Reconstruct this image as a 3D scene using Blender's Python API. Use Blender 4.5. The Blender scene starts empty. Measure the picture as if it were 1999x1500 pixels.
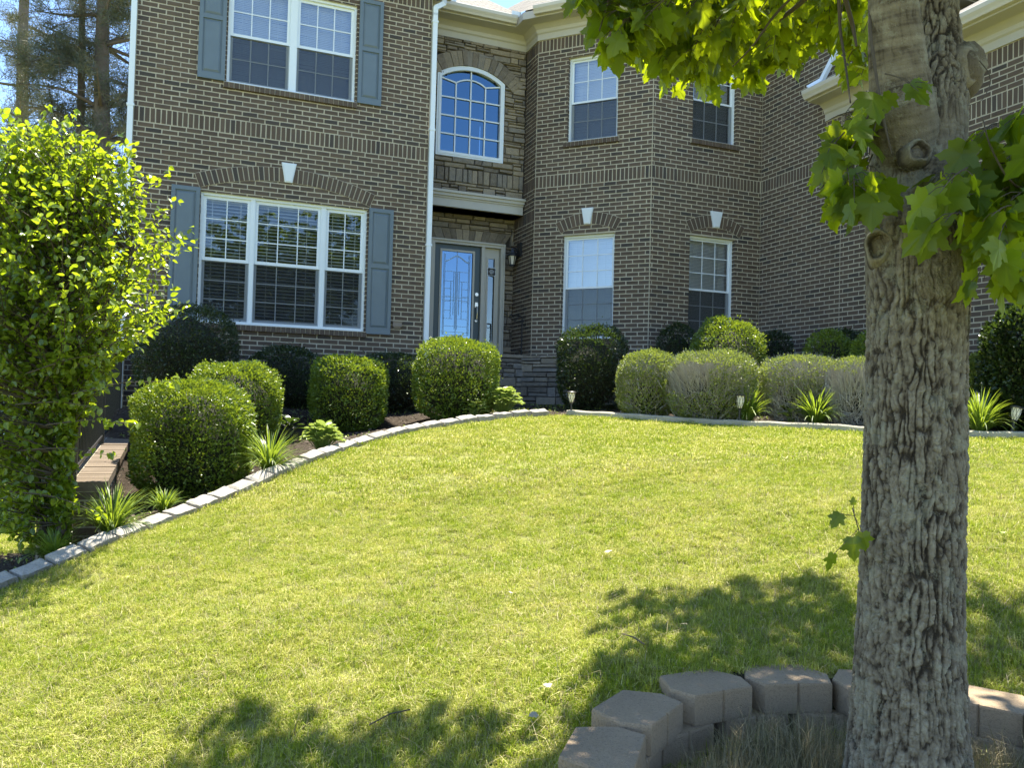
import bpy, math, random
import numpy as np
from mathutils import Vector
random.seed(5); rng = np.random.default_rng(11)
# ---------------------------------------------------------------- camera model (eye at the origin)
FPX, PITCH, ROLL, YAW = 1600.0, .0268, .0261, .3836
cF = np.array([0, math.cos(PITCH), math.sin(PITCH)]); _r0 = np.array([1., 0, 0]); _u0 = np.cross(_r0, cF)
cR = _r0*math.cos(ROLL) + _u0*math.sin(ROLL); cU = np.cross(cR, cF)
u = np.array([math.cos(YAW), math.sin(YAW), 0]); w = np.array([math.sin(YAW), -math.cos(YAW), 0]); ZU = np.array([0, 0, 1.])
def ray(x, y): return cF + cR*(x-999.5)/FPX - cU*(y-750)/FPX
def at(x, y, Y):
    r = ray(x, y); return r*(Y/r[1])
def SD(s, D, z=0.): return u*s - w*D + ZU*z
SUN_EL, SUN_AZ = 71.0, 14.0           # azimuth measured from forward (+Y) towards +X
sh = np.array([math.sin(math.radians(SUN_AZ)), math.cos(math.radians(SUN_AZ)), 0])/math.tan(math.radians(SUN_EL))
sc = bpy.context.scene; COL = sc.collection
# ---------------------------------------------------------------- noise
_perm = rng.permutation(256); _val = rng.random(256)
def vnoise(p):
    p = np.asarray(p, float); i = np.floor(p).astype(int); f = p-i; f = f*f*(3-2*f); out = 0
    for dx in (0, 1):
        for dy in (0, 1):
            for dz in (0, 1):
                h = _val[_perm[(_perm[(_perm[(i[..., 0]+dx) & 255]+i[..., 1]+dy) & 255]+i[..., 2]+dz) & 255]]
                out = out + h*(f[..., 0] if dx else 1-f[..., 0])*(f[..., 1] if dy else 1-f[..., 1])*(f[..., 2] if dz else 1-f[..., 2])
    return out
def fbm(p, o=4):
    p = np.asarray(p, float); a = 1.; s = 0.; t = 0.
    for k in range(o): s = s+a*vnoise(p*2**k+17.3*k); t += a; a *= .5
    return s/t
def sstep(x): x = np.clip(x, 0, 1); return x*x*(3-2*x)
# ---------------------------------------------------------------- objects
def tag(o, label=None, cat=None, group=None, kind=None):
    if label: o['label'] = label
    if cat: o['category'] = cat
    if group: o['group'] = group
    if kind: o['kind'] = kind
    return o
def empty(name, loc=(0, 0, 0), label=None, cat=None, group=None):
    o = bpy.data.objects.new(name, None); COL.objects.link(o); o.location = Vector([float(c) for c in loc]); o.empty_display_size = .1
    return tag(o, label, cat, group)
class MB:
    def __init__(s): s.V = []; s.F = []; s.R = []; s.M = []; s.n = 0; s.uv = []
    def add(s, V, F, mi=0, rnd=None):
        V = np.asarray(V, float).reshape(-1, 3)
        for f in (F if isinstance(F, list) and len(F) and isinstance(F[0], np.ndarray) and F[0].ndim == 2 else [np.asarray(F)]):
            s.F.append(f+s.n); s.M.append(np.full(len(f), mi, int))
        s.V.append(V); s.R.append(np.full(len(V), random.random()) if rnd is None else np.broadcast_to(np.asarray(rnd, float), (len(V),)))
        s.n += len(V); return s
    def poly(s, pts, mi=0, rnd=None): return s.add(pts, np.arange(len(pts))[None, :], mi, rnd)
    def box8(s, c, mi=0, rnd=None):   # 8 corners: bottom ring then top ring
        return s.add(c, np.array([[0, 3, 2, 1], [4, 5, 6, 7], [0, 1, 5, 4], [1, 2, 6, 5], [2, 3, 7, 6], [3, 0, 4, 7]]), mi, rnd)
    def prism(s, poly, ext, mi=0, rnd=None):
        p = np.asarray(poly, float); n = len(p); q = p+np.asarray(ext)
        s.add(np.vstack([p, q]), [np.arange(n)[None, ::-1], np.arange(n, 2*n)[None, :],
              np.array([[i, (i+1) % n, n+(i+1) % n, n+i] for i in range(n)])], mi, rnd); return s
    def tube(s, pts, rad, seg=8, mi=0, rnd=None, cap=True):
        pts = np.asarray(pts, float); n = len(pts); rad = np.broadcast_to(np.asarray(rad, float), (n,))
        T = np.gradient(pts, axis=0); T /= np.linalg.norm(T, axis=1)[:, None]+1e-12
        a = np.array([0, 0, 1.]) if abs(T[0][2]) < .9 else np.array([1., 0, 0]); V = []
        for i in range(n):
            x = np.cross(T[i], a); x /= np.linalg.norm(x)+1e-12; a2 = np.cross(x, T[i]); a = a2
            for k in range(seg):
                t = 2*math.pi*k/seg; V.append(pts[i]+rad[i]*(x*math.cos(t)+a2*math.sin(t)))
        F = [[i*seg+k, i*seg+(k+1) % seg, (i+1)*seg+(k+1) % seg, (i+1)*seg+k] for i in range(n-1) for k in range(seg)]
        fl = [np.array(F)]
        if cap: fl += [np.arange(seg)[None, ::-1], np.arange((n-1)*seg, n*seg)[None, :]]
        return s.add(V, fl, mi, rnd)
    def lathe(s, c, prof, seg=16, mi=0, rnd=None):  # prof: (r,z)
        V = [[c[0]+r*math.cos(2*math.pi*k/seg), c[1]+r*math.sin(2*math.pi*k/seg), c[2]+z] for r, z in prof for k in range(seg)]
        F = [[i*seg+k, i*seg+(k+1) % seg, (i+1)*seg+(k+1) % seg, (i+1)*seg+k] for i in range(len(prof)-1) for k in range(seg)]
        return s.add(V, [np.array(F), np.arange(seg)[None, ::-1], np.arange((len(prof)-1)*seg, len(prof)*seg)[None, :]], mi, rnd)
    def rep(s, tv, tf, M, T, mi=0, rnd=None):      # replicate template
        n = len(T); k = len(tv); V = np.einsum('nij,kj->nki', M, tv)+T[:, None, :]
        F = [(f[None]+(np.arange(n)*k)[:, None, None]).reshape(-1, f.shape[1]) for f in tf]
        if rnd is None: rnd = rng.random(n)
        return s.add(V.reshape(-1, 3), F, mi, np.repeat(rnd, k))
    def build(s, name, mats, parent=None, smooth=False, origin=None, uv=None):
        V = np.vstack(s.V) if s.V else np.zeros((0, 3)); o0 = np.zeros(3)
        if origin is not None: o0 = np.asarray(origin, float)
        elif parent is not None and parent.type == 'EMPTY': o0 = np.array(parent.location)
        elif parent is not None and 'o0' in parent: o0 = np.array(parent['o0'])
        V = V-o0
        me = bpy.data.meshes.new(name); me.vertices.add(len(V)); me.vertices.foreach_set('co', V.ravel().astype(np.float32))
        tot = [np.full(len(f), f.shape[1]) for f in s.F]; ls = np.concatenate([f.ravel() for f in s.F]); tt = np.concatenate(tot)
        me.loops.add(len(ls)); me.loops.foreach_set('vertex_index', ls.astype(np.int32)); me.polygons.add(len(tt))
        me.polygons.foreach_set('loop_start', (np.cumsum(tt)-tt).astype(np.int32))
        me.polygons.foreach_set('material_index', np.concatenate(s.M).astype(np.int32))
        me.polygons.foreach_set('use_smooth', np.full(len(tt), bool(smooth)))
        a = me.attributes.new('rnd', 'FLOAT', 'POINT'); a.data.foreach_set('value', np.concatenate(s.R).astype(np.float32))
        if uv is not None:
            l = me.uv_layers.new(name='UVMap'); l.data.foreach_set('uv', np.asarray(uv, np.float32).ravel())
        me.update(calc_edges=True)
        o = bpy.data.objects.new(name, me); COL.objects.link(o)
        for m in (mats if isinstance(mats, (list, tuple)) else [mats]): me.materials.append(m)
        if parent is not None: o.parent = parent
        if origin is not None and parent is None: o.location = Vector([float(c) for c in o0])
        return o
# ---------------------------------------------------------------- materials
class NT:
    def __init__(s, name):
        s.m = bpy.data.materials.new(name); s.m.use_nodes = True; s.t = s.m.node_tree; s.t.nodes.clear()
        s.out = s.n('ShaderNodeOutputMaterial')
    def n(s, typ, ins=None, **kw):
        nd = s.t.nodes.new(typ)
        for k, v in kw.items(): setattr(nd, k, v)
        for k, v in (ins or {}).items():
            sk = nd.inputs[k]
            if isinstance(v, bpy.types.NodeSocket): s.t.links.new(v, sk)
            else: sk.default_value = v
        return nd
    def ramp(s, fac, stops, interp='LINEAR'):
        r = s.n('ShaderNodeValToRGB', {'Fac': fac}); cr = r.color_ramp; cr.interpolation = interp
        while len(cr.elements) < len(stops): cr.elements.new(.5)
        for e, (p, c) in zip(cr.elements, stops): e.position = p; e.color = (*c, 1)
        return r.outputs['Color']
    def noise(s, scale, detail=4, vec=None, rough=.55, dist=0):
        return s.n('ShaderNodeTexNoise', dict({'Scale': scale, 'Detail': detail, 'Roughness': rough, 'Distortion': dist}, **({'Vector': vec} if vec else {}))).outputs['Fac']
    def attr(s, name='rnd'): return s.n('ShaderNodeAttribute', attribute_name=name).outputs['Fac']
    def mix(s, f, a, b, mode='MIX'):
        m = s.n('ShaderNodeMix', data_type='RGBA', blend_type=mode)
        for i, v in ((0, f), (6, a), (7, b)):
            if isinstance(v, bpy.types.NodeSocket): s.t.links.new(v, m.inputs[i])
            else: m.inputs[i].default_value = v if i == 0 else (*v, 1)
        return m.outputs[2]
    def bump(s, h, strength=.4, dist=.01): return s.n('ShaderNodeBump', {'Height': h, 'Strength': strength, 'Distance': dist}).outputs['Normal']
    def pos(s): return s.n('ShaderNodeNewGeometry').outputs['Position']
    def mapv(s, vec, scale): return s.n('ShaderNodeMapping', {'Vector': vec, 'Scale': scale}).outputs['Vector']
    def obj(s): return s.n('ShaderNodeTexCoord').outputs['Object']
    def pbsdf(s, **k):
        ins = {}
        for a, b in k.items():
            nm = {'color': 'Base Color', 'rough': 'Roughness', 'metal': 'Metallic', 'normal': 'Normal', 'spec': 'Specular IOR Level', 'coat': 'Coat Weight'}[a]
            ins[nm] = (*b, 1) if nm == 'Base Color' and not isinstance(b, bpy.types.NodeSocket) else b
        return s.n('ShaderNodeBsdfPrincipled', ins).outputs[0]
    def done(s, sh): s.t.links.new(sh, s.out.inputs['Surface']); return s.m
    def smix(s, f, a, b):
        m = s.n('ShaderNodeMixShader'); 
        if isinstance(f, bpy.types.NodeSocket): s.t.links.new(f, m.inputs[0])
        else: m.inputs[0].default_value = f
        s.t.links.new(a, m.inputs[1]); s.t.links.new(b, m.inputs[2]); return m.outputs[0]
def m_simple(name, col, rough=.6, metal=0, var=.12, scale=20, bump=.1, spec=.5):
    t = NT(name); nz = t.noise(scale, 5, t.obj()); 
    c = t.mix(nz, tuple(x*(1-var) for x in col), tuple(min(1, x*(1+var)) for x in col))
    return t.done(t.pbsdf(color=c, rough=rough, metal=metal, spec=spec, normal=t.bump(nz, bump, .005)))
def m_brick():
    t = NT('brown_brick'); r = t.attr()
    c = t.ramp(r, [(0, (.108, .074, .053)), (.2, (.078, .055, .041)), (.4, (.128, .088, .062)), (.6, (.10, .072, .054)), (.8, (.145, .10, .069)), (.86, (.066, .054, .048)), (.93, (.034, .033, .036)), (.97, (.14, .10, .072)), (1, (.088, .062, .046))])
    o = t.obj(); n1 = t.noise(28, 6, o, .7); n2 = t.noise(160, 3, o)
    c = t.mix(n1, c, t.mix(.4, c, (.12, .10, .078)), 'MIX'); c = t.mix(t.ramp(n2, [(.55, (0, 0, 0)), (.75, (1, 1, 1))]), c, t.mix(.6, c, (.05, .04, .035)))
    big = t.noise(.9, 4, o, .6); st = t.noise(2.2, 4, t.mapv(o, (2.5, 2.5, .4)), .6)
    c = t.mix(t.ramp(big, [(.35, (0, 0, 0)), (.7, (1, 1, 1))]), c, t.mix(.2, c, (.16, .135, .10))); c = t.mix(t.ramp(st, [(.52, (0, 0, 0)), (.75, (1, 1, 1))]), c, t.mix(.35, c, (.05, .042, .034)))
    h = t.n('ShaderNodeMath', {0: n1, 1: n2}, operation='ADD').outputs[0]
    return t.done(t.pbsdf(color=c, rough=.9, spec=.3, normal=t.bump(h, .6, .004)))
def m_mortar():
    t = NT('tan_mortar'); o = t.obj(); n = t.noise(60, 5, o); n2 = t.noise(2.5, 3, o)
    c = t.mix(n, (.43, .385, .29), (.53, .48, .37)); c = t.mix(t.ramp(n2, [(.4, (0, 0, 0)), (.8, (1, 1, 1))]), c, (.40, .36, .28))
    return t.done(t.pbsdf(color=c, rough=.95, spec=.2, normal=t.bump(n, .5, .003)))
def m_stone():
    t = NT('ledge_stone'); r = t.attr(); o = t.obj()
    c = t.ramp(r, [(0, (.30, .25, .18)), (.25, (.20, .165, .125)), (.45, (.36, .30, .22)), (.62, (.24, .215, .18)), (.8, (.16, .135, .105)), (1, (.40, .34, .25))], 'CONSTANT')
    n1 = t.noise(14, 7, o, .65, .4); n2 = t.noise(70, 4, o)
    c = t.mix(t.ramp(n1, [(.35, (0, 0, 0)), (.7, (1, 1, 1))]), t.mix(.3, c, (.10, .085, .065)), t.mix(.25, c, (.42, .36, .27)))
    h = t.n('ShaderNodeMath', {0: n1, 1: n2}, operation='ADD').outputs[0]
    return t.done(t.pbsdf(color=c, rough=.88, spec=.3, normal=t.bump(h, .9, .012)))
def m_leaf(name, stops, trans, tcol, rough=.45, spec=.5, tn=None):
    t = NT(name); r = t.attr(); c = t.ramp(r, stops)
    g = t.noise(3.0, 2, t.obj()); c = t.mix(t.ramp(g, [(.35, (0, 0, 0)), (.65, (1, 1, 1))]), c, t.mix(.35, c, tuple(x*.45 for x in stops[0][1])))
    v = t.noise(45, 3, t.obj())
    p = t.pbsdf(color=c, rough=rough, spec=spec, normal=t.bump(v, .15, .002))
    tr = t.n('ShaderNodeBsdfTranslucent', {'Color': t.mix(r, tcol, tuple(x*.7 for x in tcol))}).outputs[0]
    return t.done(t.smix(trans, p, tr))
def m_glass(name, refl=.12, tint=(.9, .95, 1), trans=1.0, gc=(.85, .95, 1)):
    t = NT(name); fr = t.n('ShaderNodeFresnel', {'IOR': 1.5}).outputs[0]
    f = t.n('ShaderNodeMath', {0: fr, 1: refl}, operation='ADD', use_clamp=True).outputs[0]
    nz = t.noise(1.2, 2, t.obj()); nm = t.bump(nz, .15, .02)
    g = t.n('ShaderNodeBsdfGlossy', {'Color': (*gc, 1), 'Roughness': .015, 'Normal': nm}).outputs[0]
    tr = t.n('ShaderNodeBsdfTransparent', {'Color': (tint[0]*trans, tint[1]*trans, tint[2]*trans, 1)}).outputs[0]
    return t.done(t.smix(f, tr, g))
M = {}
M['brick'] = m_brick(); M['mortar'] = m_mortar(); M['stone'] = m_stone()
M['stonegap'] = m_simple('dark_stone_joint', (.035, .03, .026), .95)
M['white'] = m_simple('white_vinyl', (.74, .80, .84), .38, var=.03, bump=.02)
M['cream'] = m_simple('cream_painted_trim', (.48, .46, .40), .5, var=.06, scale=9, bump=.05)
M['gutter'] = m_simple('cream_metal_gutter', (.56, .53, .46), .35, var=.08, scale=12, bump=.03)
M['shutter'] = m_simple('slate_blue_shutter_paint', (.125, .165, .195), .45, var=.12, scale=6, bump=.04)
M['keystone'] = m_simple('pale_cast_stone', (.72, .77, .80), .7, var=.05, bump=.08)
M['door'] = m_simple('dark_teal_door_paint', (.035, .062, .075), .4, var=.1, bump=.03)
M['metal'] = m_simple('brushed_nickel', (.55, .53, .5), .3, 1, var=.05)
M['black'] = m_simple('black_painted_iron', (.018, .018, .018), .45, var=.2)
M['lampglass'] = m_simple('frosted_lamp_glass', (.75, .70, .58), .5, var=.05)
M['blind'] = m_simple('white_window_blind', (.64, .64, .62), .6, var=.04, bump=.01)
M['glass'] = m_glass('window_glass', .20); M['glasslow'] = m_glass('plain_window_glass', .06); M['glassdark'] = m_glass('arched_window_glass', .26, (.10, .16, .22), 1., (.30, .52, .74)); M['glassdoor'] = m_glass('bevelled_door_glass', .25, (.25, .4, .6), .5, (.42, .68, 1.))
def m_screen():
    t = NT('insect_screen'); d = t.n('ShaderNodeBsdfDiffuse', {'Color': (.03, .032, .035, 1)}).outputs[0]; tr = t.n('ShaderNodeBsdfTransparent').outputs[0]
    return t.done(t.smix(.52, tr, d))
M['screen'] = m_screen()
M['room'] = m_simple('dim_room_wall', (.10, .095, .09), .9)
def m_shingle():
    t = NT('asphalt_shingles'); uv = t.n('ShaderNodeTexCoord').outputs['UV']
    b = t.n('ShaderNodeTexBrick', {'Vector': uv, 'Color1': (.20, .185, .155, 1), 'Color2': (.12, .11, .095, 1), 'Mortar': (.018, .016, .014, 1), 'Scale': 1., 'Mortar Size': .014, 'Mortar Smooth': .2, 'Bias': -.1, 'Brick Width': .31, 'Row Height': .14})
    n = t.noise(90, 3, t.obj()); n2 = t.noise(5, 3, t.obj())
    c = t.mix(n, b.outputs['Color'], t.mix(.3, b.outputs['Color'], (.30, .28, .24))); c = t.mix(n2, c, t.mix(.5, c, (.16, .15, .135)))
    h = t.n('ShaderNodeMath', {0: b.outputs['Fac'], 1: -3.0}, operation='MULTIPLY').outputs[0]
    h = t.n('ShaderNodeMath', {0: h, 1: n}, operation='ADD').outputs[0]
    return t.done(t.pbsdf(color=c, rough=.9, spec=.3, normal=t.bump(h, .8, .01)))
M['shingle'] = m_shingle()
def m_bark():
    t = NT('maple_bark'); r = t.attr(); p = t.obj()
    ps = t.mapv(p, (1, 1, .35)); n = t.noise(75, 6, ps, .7); n2 = t.noise(240, 3, p); n3 = t.noise(11, 6, p, .75)
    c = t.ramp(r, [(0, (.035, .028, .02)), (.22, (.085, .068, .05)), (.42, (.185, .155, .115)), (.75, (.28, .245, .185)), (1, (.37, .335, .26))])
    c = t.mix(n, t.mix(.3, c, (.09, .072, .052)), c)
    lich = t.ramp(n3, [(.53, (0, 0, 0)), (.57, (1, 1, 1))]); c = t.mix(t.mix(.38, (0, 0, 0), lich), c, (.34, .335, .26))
    h = t.n('ShaderNodeMath', {0: n, 1: n2}, operation='ADD').outputs[0]
    return t.done(t.pbsdf(color=c, rough=.9, spec=.25, normal=t.bump(h, .9, .008)))
M['bark'] = m_bark()
M['scar'] = m_simple('healed_scar_wood', (.19, .165, .13), .85, var=.35, scale=55, bump=.8)
M['twig'] = m_simple('brown_twig', (.07, .055, .04), .8, var=.3, scale=50)
M['greytwig'] = m_simple('bare_grey_twig', (.40, .39, .36), .8, var=.3, scale=30)
G = lambda *a: list(a)
M['maple'] = m_leaf('maple_leaf', [(0, (.036, .072, .008)), (.5, (.055, .105, .009)), (1, (.09, .15, .012))], .54, (.52, .64, .010), .42, .5)
M['pear'] = m_leaf('glossy_oval_leaf', [(0, (.06, .11, .01)), (.6, (.12, .19, .018)), (1, (.22, .29, .03))], .46, (.52, .66, .02), .28, .8)
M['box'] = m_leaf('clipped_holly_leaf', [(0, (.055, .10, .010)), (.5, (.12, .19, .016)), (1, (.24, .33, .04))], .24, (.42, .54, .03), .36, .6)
M['box_shade_dark'] = m_leaf('shaded_and_dark_leaf', [(0, (.018, .032, .010)), (.6, (.028, .05, .014)), (1, (.05, .08, .02))], .2, (.12, .2, .02), .33, .7)  # house shade put into the colour of the wall bushes; also colours dark shrubs
M['hedge'] = m_leaf('privet_leaf', [(0, (.13, .18, .035)), (.6, (.22, .28, .06)), (1, (.34, .38, .12))], .3, (.35, .42, .06), .45)
M['hosta'] = m_leaf('hosta_leaf', [(0, (.16, .24, .05)), (.6, (.26, .36, .09)), (1, (.42, .50, .20))], .32, (.45, .55, .10), .45)
M['lily'] = m_leaf('strappy_leaf', [(0, (.07, .13, .02)), (.6, (.13, .21, .03)), (1, (.24, .32, .06))], .35, (.42, .55, .04), .4)
M['pine'] = m_leaf('pine_needles', [(0, (.055, .075, .05)), (.6, (.10, .12, .075)), (1, (.22, .20, .13))], .2, (.2, .2, .06), .6)
M['dryleaf'] = m_simple('dry_pale_leaf', (.36, .31, .22), .7, var=.2, scale=30)
M['greenleaf'] = m_simple('fallen_green_leaf', (.22, .36, .03), .5, var=.2, scale=30)
M['block'] = None
def m_concrete(name, c1, c2, sp=(.5, .5, .5)):
    t = NT(name); o = t.obj(); n = t.noise(35, 6, o, .7); n2 = t.noise(240, 2, o); n3 = t.noise(5, 4, o)
    c = t.mix(n, c1, c2); c = t.mix(t.ramp(n2, [(.6, (0, 0, 0)), (.72, (1, 1, 1))]), c, t.mix(.5, c, sp)); c = t.mix(t.ramp(n3, [(.4, (0, 0, 0)), (.75, (1, 1, 1))]), c, t.mix(.4, c, tuple(x*.45 for x in c1)))
    r = t.attr(); c = t.mix(.25, c, t.ramp(r, [(0, tuple(x*.6 for x in c1)), (1, tuple(min(1, x*1.3) for x in c2))]))
    nb = t.noise(110, 6, o, .75); h = t.n('ShaderNodeMath', {0: nb, 1: n2}, operation='ADD').outputs[0]
    return t.done(t.pbsdf(color=t.mix(t.ramp(nb, [(.3, (1, 1, 1)), (.5, (0, 0, 0))]), c, t.mix(.5, c, (.06, .05, .035))), rough=.92, spec=.25, normal=t.bump(h, .9, .004)))
M['block'] = m_concrete('tan_concrete_block', (.235, .170, .110), (.35, .265, .178), (.48, .40, .29))
M['edge'] = m_concrete('pale_tumbled_paver', (.30, .275, .24), (.44, .41, .36), (.56, .54, .49))
M['curb'] = m_concrete('pale_concrete', (.36, .33, .25), (.46, .43, .33), (.6, .58, .53))
def m_ground(name, cols, scale=8, bump=.8):
    t = NT(name); o = t.obj(); n = t.noise(scale, 8, o, .7); n2 = t.noise(scale*14, 4, o, .7); n3 = t.noise(.6, 3, o)
    c = t.ramp(n, [(.3, cols[0]), (.5, cols[1]), (.7, cols[2])]); c = t.mix(n2, t.mix(.5, c, cols[0]), c); c = t.mix(t.ramp(n3, [(.4, (0, 0, 0)), (.7, (1, 1, 1))]), c, t.mix(.4, c, cols[2]))
    return t.done(t.pbsdf(color=c, rough=.95, spec=.15, normal=t.bump(n2, bump, .02)))
M['lawn'] = m_ground('lawn_soil_and_thatch', [(.15, .15, .05), (.24, .25, .07), (.36, .35, .14)])
M['mulch'] = m_ground('dark_mulch', [(.025, .018, .013), (.055, .04, .028), (.13, .105, .08)], 16, 1.)
M['well'] = m_ground('dry_leaf_litter', [(.03, .024, .017), (.07, .055, .038), (.14, .115, .085)], 18, 1.)
def m_grass():
    t = NT('lawn_blades'); r = t.attr(); i = t.n('ShaderNodeObjectInfo').outputs['Random']; p = t.pos()
    n = t.noise(1.6, 4, p, .6); n2 = t.noise(9., 3, p, .6)
    green = t.ramp(r, [(0, (.15, .225, .012)), (.35, (.28, .36, .018)), (.78, (.42, .47, .032)), (.86, (.62, .57, .17)), (1, (.76, .69, .33))])
    straw = t.ramp(r, [(0, (.30, .34, .028)), (.5, (.47, .49, .06)), (.62, (.62, .57, .17)), (1, (.80, .72, .36))])
    f = t.n('ShaderNodeMath', {0: n, 1: n2}, operation='ADD').outputs[0]; f = t.n('ShaderNodeMath', {0: f, 1: .5}, operation='MULTIPLY').outputs[0]
    c = t.mix(t.ramp(f, [(.42, (0, 0, 0)), (.60, (1, 1, 1))]), green, straw)
    c = t.mix(i, t.mix(.3, c, (.15, .22, .014)), c)
    p_ = t.pbsdf(color=c, rough=.5, spec=.35); tr = t.n('ShaderNodeBsdfTranslucent', {'Color': c}).outputs[0]
    return t.done(t.smix(.42, p_, tr))
M['grass'] = m_grass()
t = NT('dry_grass_stalks'); c = t.ramp(t.attr(), [(0, (.06, .08, .015)), (.3, (.20, .165, .075)), (1, (.40, .33, .19))]); M['straw'] = t.done(t.smix(.25, t.pbsdf(color=c, rough=.6), t.n('ShaderNodeBsdfTranslucent', {'Color': c}).outputs[0]))
# ---------------------------------------------------------------- terrain
EDGE_PX = [(-220, 1235, 4.7), (-100, 1190, 4.95), (0, 1150, 5.2), (100, 1108, 5.5), (200, 1068, 5.8), (300, 1031, 6.15), (400, 994, 6.6), (500, 948, 7.2), (600, 906, 7.8), (700, 871, 8.4), (800, 846, 8.9), (900, 828, 9.3), (1000, 816, 9.6), (1110, 811, 9.8)]
CURB_PX = [(1110, 811, 9.8), (1300, 823, 9.3), (1500, 836, 8.8), (1690, 847, 8.35), (1850, 853, 8.0), (1999, 856, 7.75), (2300, 868, 7.3), (2700, 885, 6.9)]
edge = np.array([at(*p) for p in EDGE_PX]); curb = np.array([at(*p) for p in CURB_PX])
CP = [at(*p) for p in EDGE_PX+CURB_PX[1:]]
CP += [at(*p) for p in [(1000, 1500, 2.75), (1000, 1100, 4.9), (1000, 950, 6.6), (0, 1500, 3.2), (400, 1250, 4.0), (0, 1300, 4.1), (700, 1000, 6.3), (1999, 1300, 3.05), (1999, 1000, 4.8), (1690, 1000, 4.9), (1390, 1150, 4.1), (1390, 1000, 5.3), (1530, 1275, 3.25), (1300, 1320, 2.95), (1999, 1345, 2.95),
        (370, 962, 7.75), (455, 868, 9.0), (678, 838, 9.9), (888, 815, 10.2), (340, 775, 10.4), (300, 790, 10.8), (700, 795, 12.0), (1030, 793, 12.3), (1154, 798, 11.), (1315, 803, 12.8), (1500, 806, 13.4), (1700, 815, 10.5), (1960, 832, 8.7)]]
CP += [np.array(p, float) for p in [(-3, -1, -1.75), (3, -1, -1.55), (0, 0, -1.6), (-8, 2, -2.0), (8, 3, -.6), (8, 8, -.1), (-9, 8, -1.4), (-9, 14, -1.4), (0, 16, 0), (8, 16, 0), (-4, 16, -.2), (-11, 0, -2.3), (11, -2, -1.0), (-3.2, 5.6, -1.22)]]
CP = np.array(CP)
def _tps(r2): return .5*r2*np.log(r2+1e-9)
_n = len(CP); _K = _tps(((CP[:, None, :2]-CP[None, :, :2])**2).sum(-1))+np.eye(_n)*.08; _P = np.c_[np.ones(_n), CP[:, :2]]
_sol = np.linalg.solve(np.block([[_K, _P], [_P.T, np.zeros((3, 3))]]), np.r_[CP[:, 2], 0, 0, 0])
WELL = np.array([1.08, 2.13]); WELLR = .81
def gz(x, y, well=True):
    x = np.asarray(x, float); y = np.asarray(y, float); sh_ = np.broadcast(x, y).shape
    x = np.broadcast_to(x, sh_).ravel(); y = np.broadcast_to(y, sh_).ravel(); xc = np.clip(x, -12, 12); yc = np.clip(y, -3, 16); z = np.zeros(len(x))
    for i in range(0, len(x), 40000):
        a = xc[i:i+40000]; b = yc[i:i+40000]
        z[i:i+40000] = _tps((a[:, None]-CP[None, :, 0])**2+(b[:, None]-CP[None, :, 1])**2)@_sol[:_n]+_sol[_n]+_sol[_n+1]*a+_sol[_n+2]*b
    s = x*u[0]+y*u[1]; D = -(x*w[0]+y*w[1])
    k = sstep((-.75-s)/.25)*sstep((D-6.2)/.9)*sstep((16-D)/2.); z = z*(1-k)+(-1.25-.02*(D-7))*k
    z = z+(fbm(np.c_[x*1.3, y*1.3, 0*x], 3)-.5)*.05
    if well:
        r = np.hypot(x-WELL[0], y-WELL[1]); k = sstep((WELLR+.02-r)/.08); z = z*(1-k)+np.minimum(z, -1.13+.03*np.sin(x*9)*np.sin(y*8))*k
    return z.reshape(sh_)
def on(x, y): return np.array([x, y, float(gz(x, y))])
edge_all = np.vstack([edge, curb[1:]])
def is_bed(x, y):
    ye = np.interp(x, edge_all[:, 0], edge_all[:, 1], left=4.7, right=6.9)
    s = x*u[0]+y*u[1]; D = -(x*w[0]+y*w[1])
    left = (s < -.9) & ((y > 6.5-.1*(x+3.5)) )
    return (y > ye) & (~left) & (y < 22) & (x < 11)
def ground():
    def axis(lo, hi, step, far):
        a = np.arange(lo, hi+1e-6, step); o = []; d = step
        while d < far: d *= 1.35; o.append(d)
        e = np.cumsum(o); return np.r_[lo-e[::-1], a, hi+e]
    xs = axis(-6, 6.5, .075, 150); ys = axis(-.6, 14.2, .075, 150)
    X, Y = np.meshgrid(xs, ys); Z = gz(X, Y); V = np.c_[X.ravel(), Y.ravel(), Z.ravel()]
    nx = len(xs); ny = len(ys); i = np.arange(nx*ny).reshape(ny, nx)
    F = np.c_[i[:-1, :-1].ravel(), i[:-1, 1:].ravel(), i[1:, 1:].ravel(), i[1:, :-1].ravel()]
    c = V[F].mean(1); bed = is_bed(c[:, 0], c[:, 1]); wl = np.hypot(c[:, 0]-WELL[0], c[:, 1]-WELL[1]) < WELLR+.06
    for nm, msk, mt in (('lawn', ~bed & ~wl, 'lawn'), ('planting_bed', bed, 'mulch'), ('soil', wl, 'well')):
        f = F[msk]; used = np.unique(f); mp = np.zeros(len(V), int); mp[used] = np.arange(len(used))
        b = MB(); b.add(V[used], mp[f], 0, .5); tag(b.build(nm, M[mt], smooth=True), kind='structure')
ground()
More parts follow.
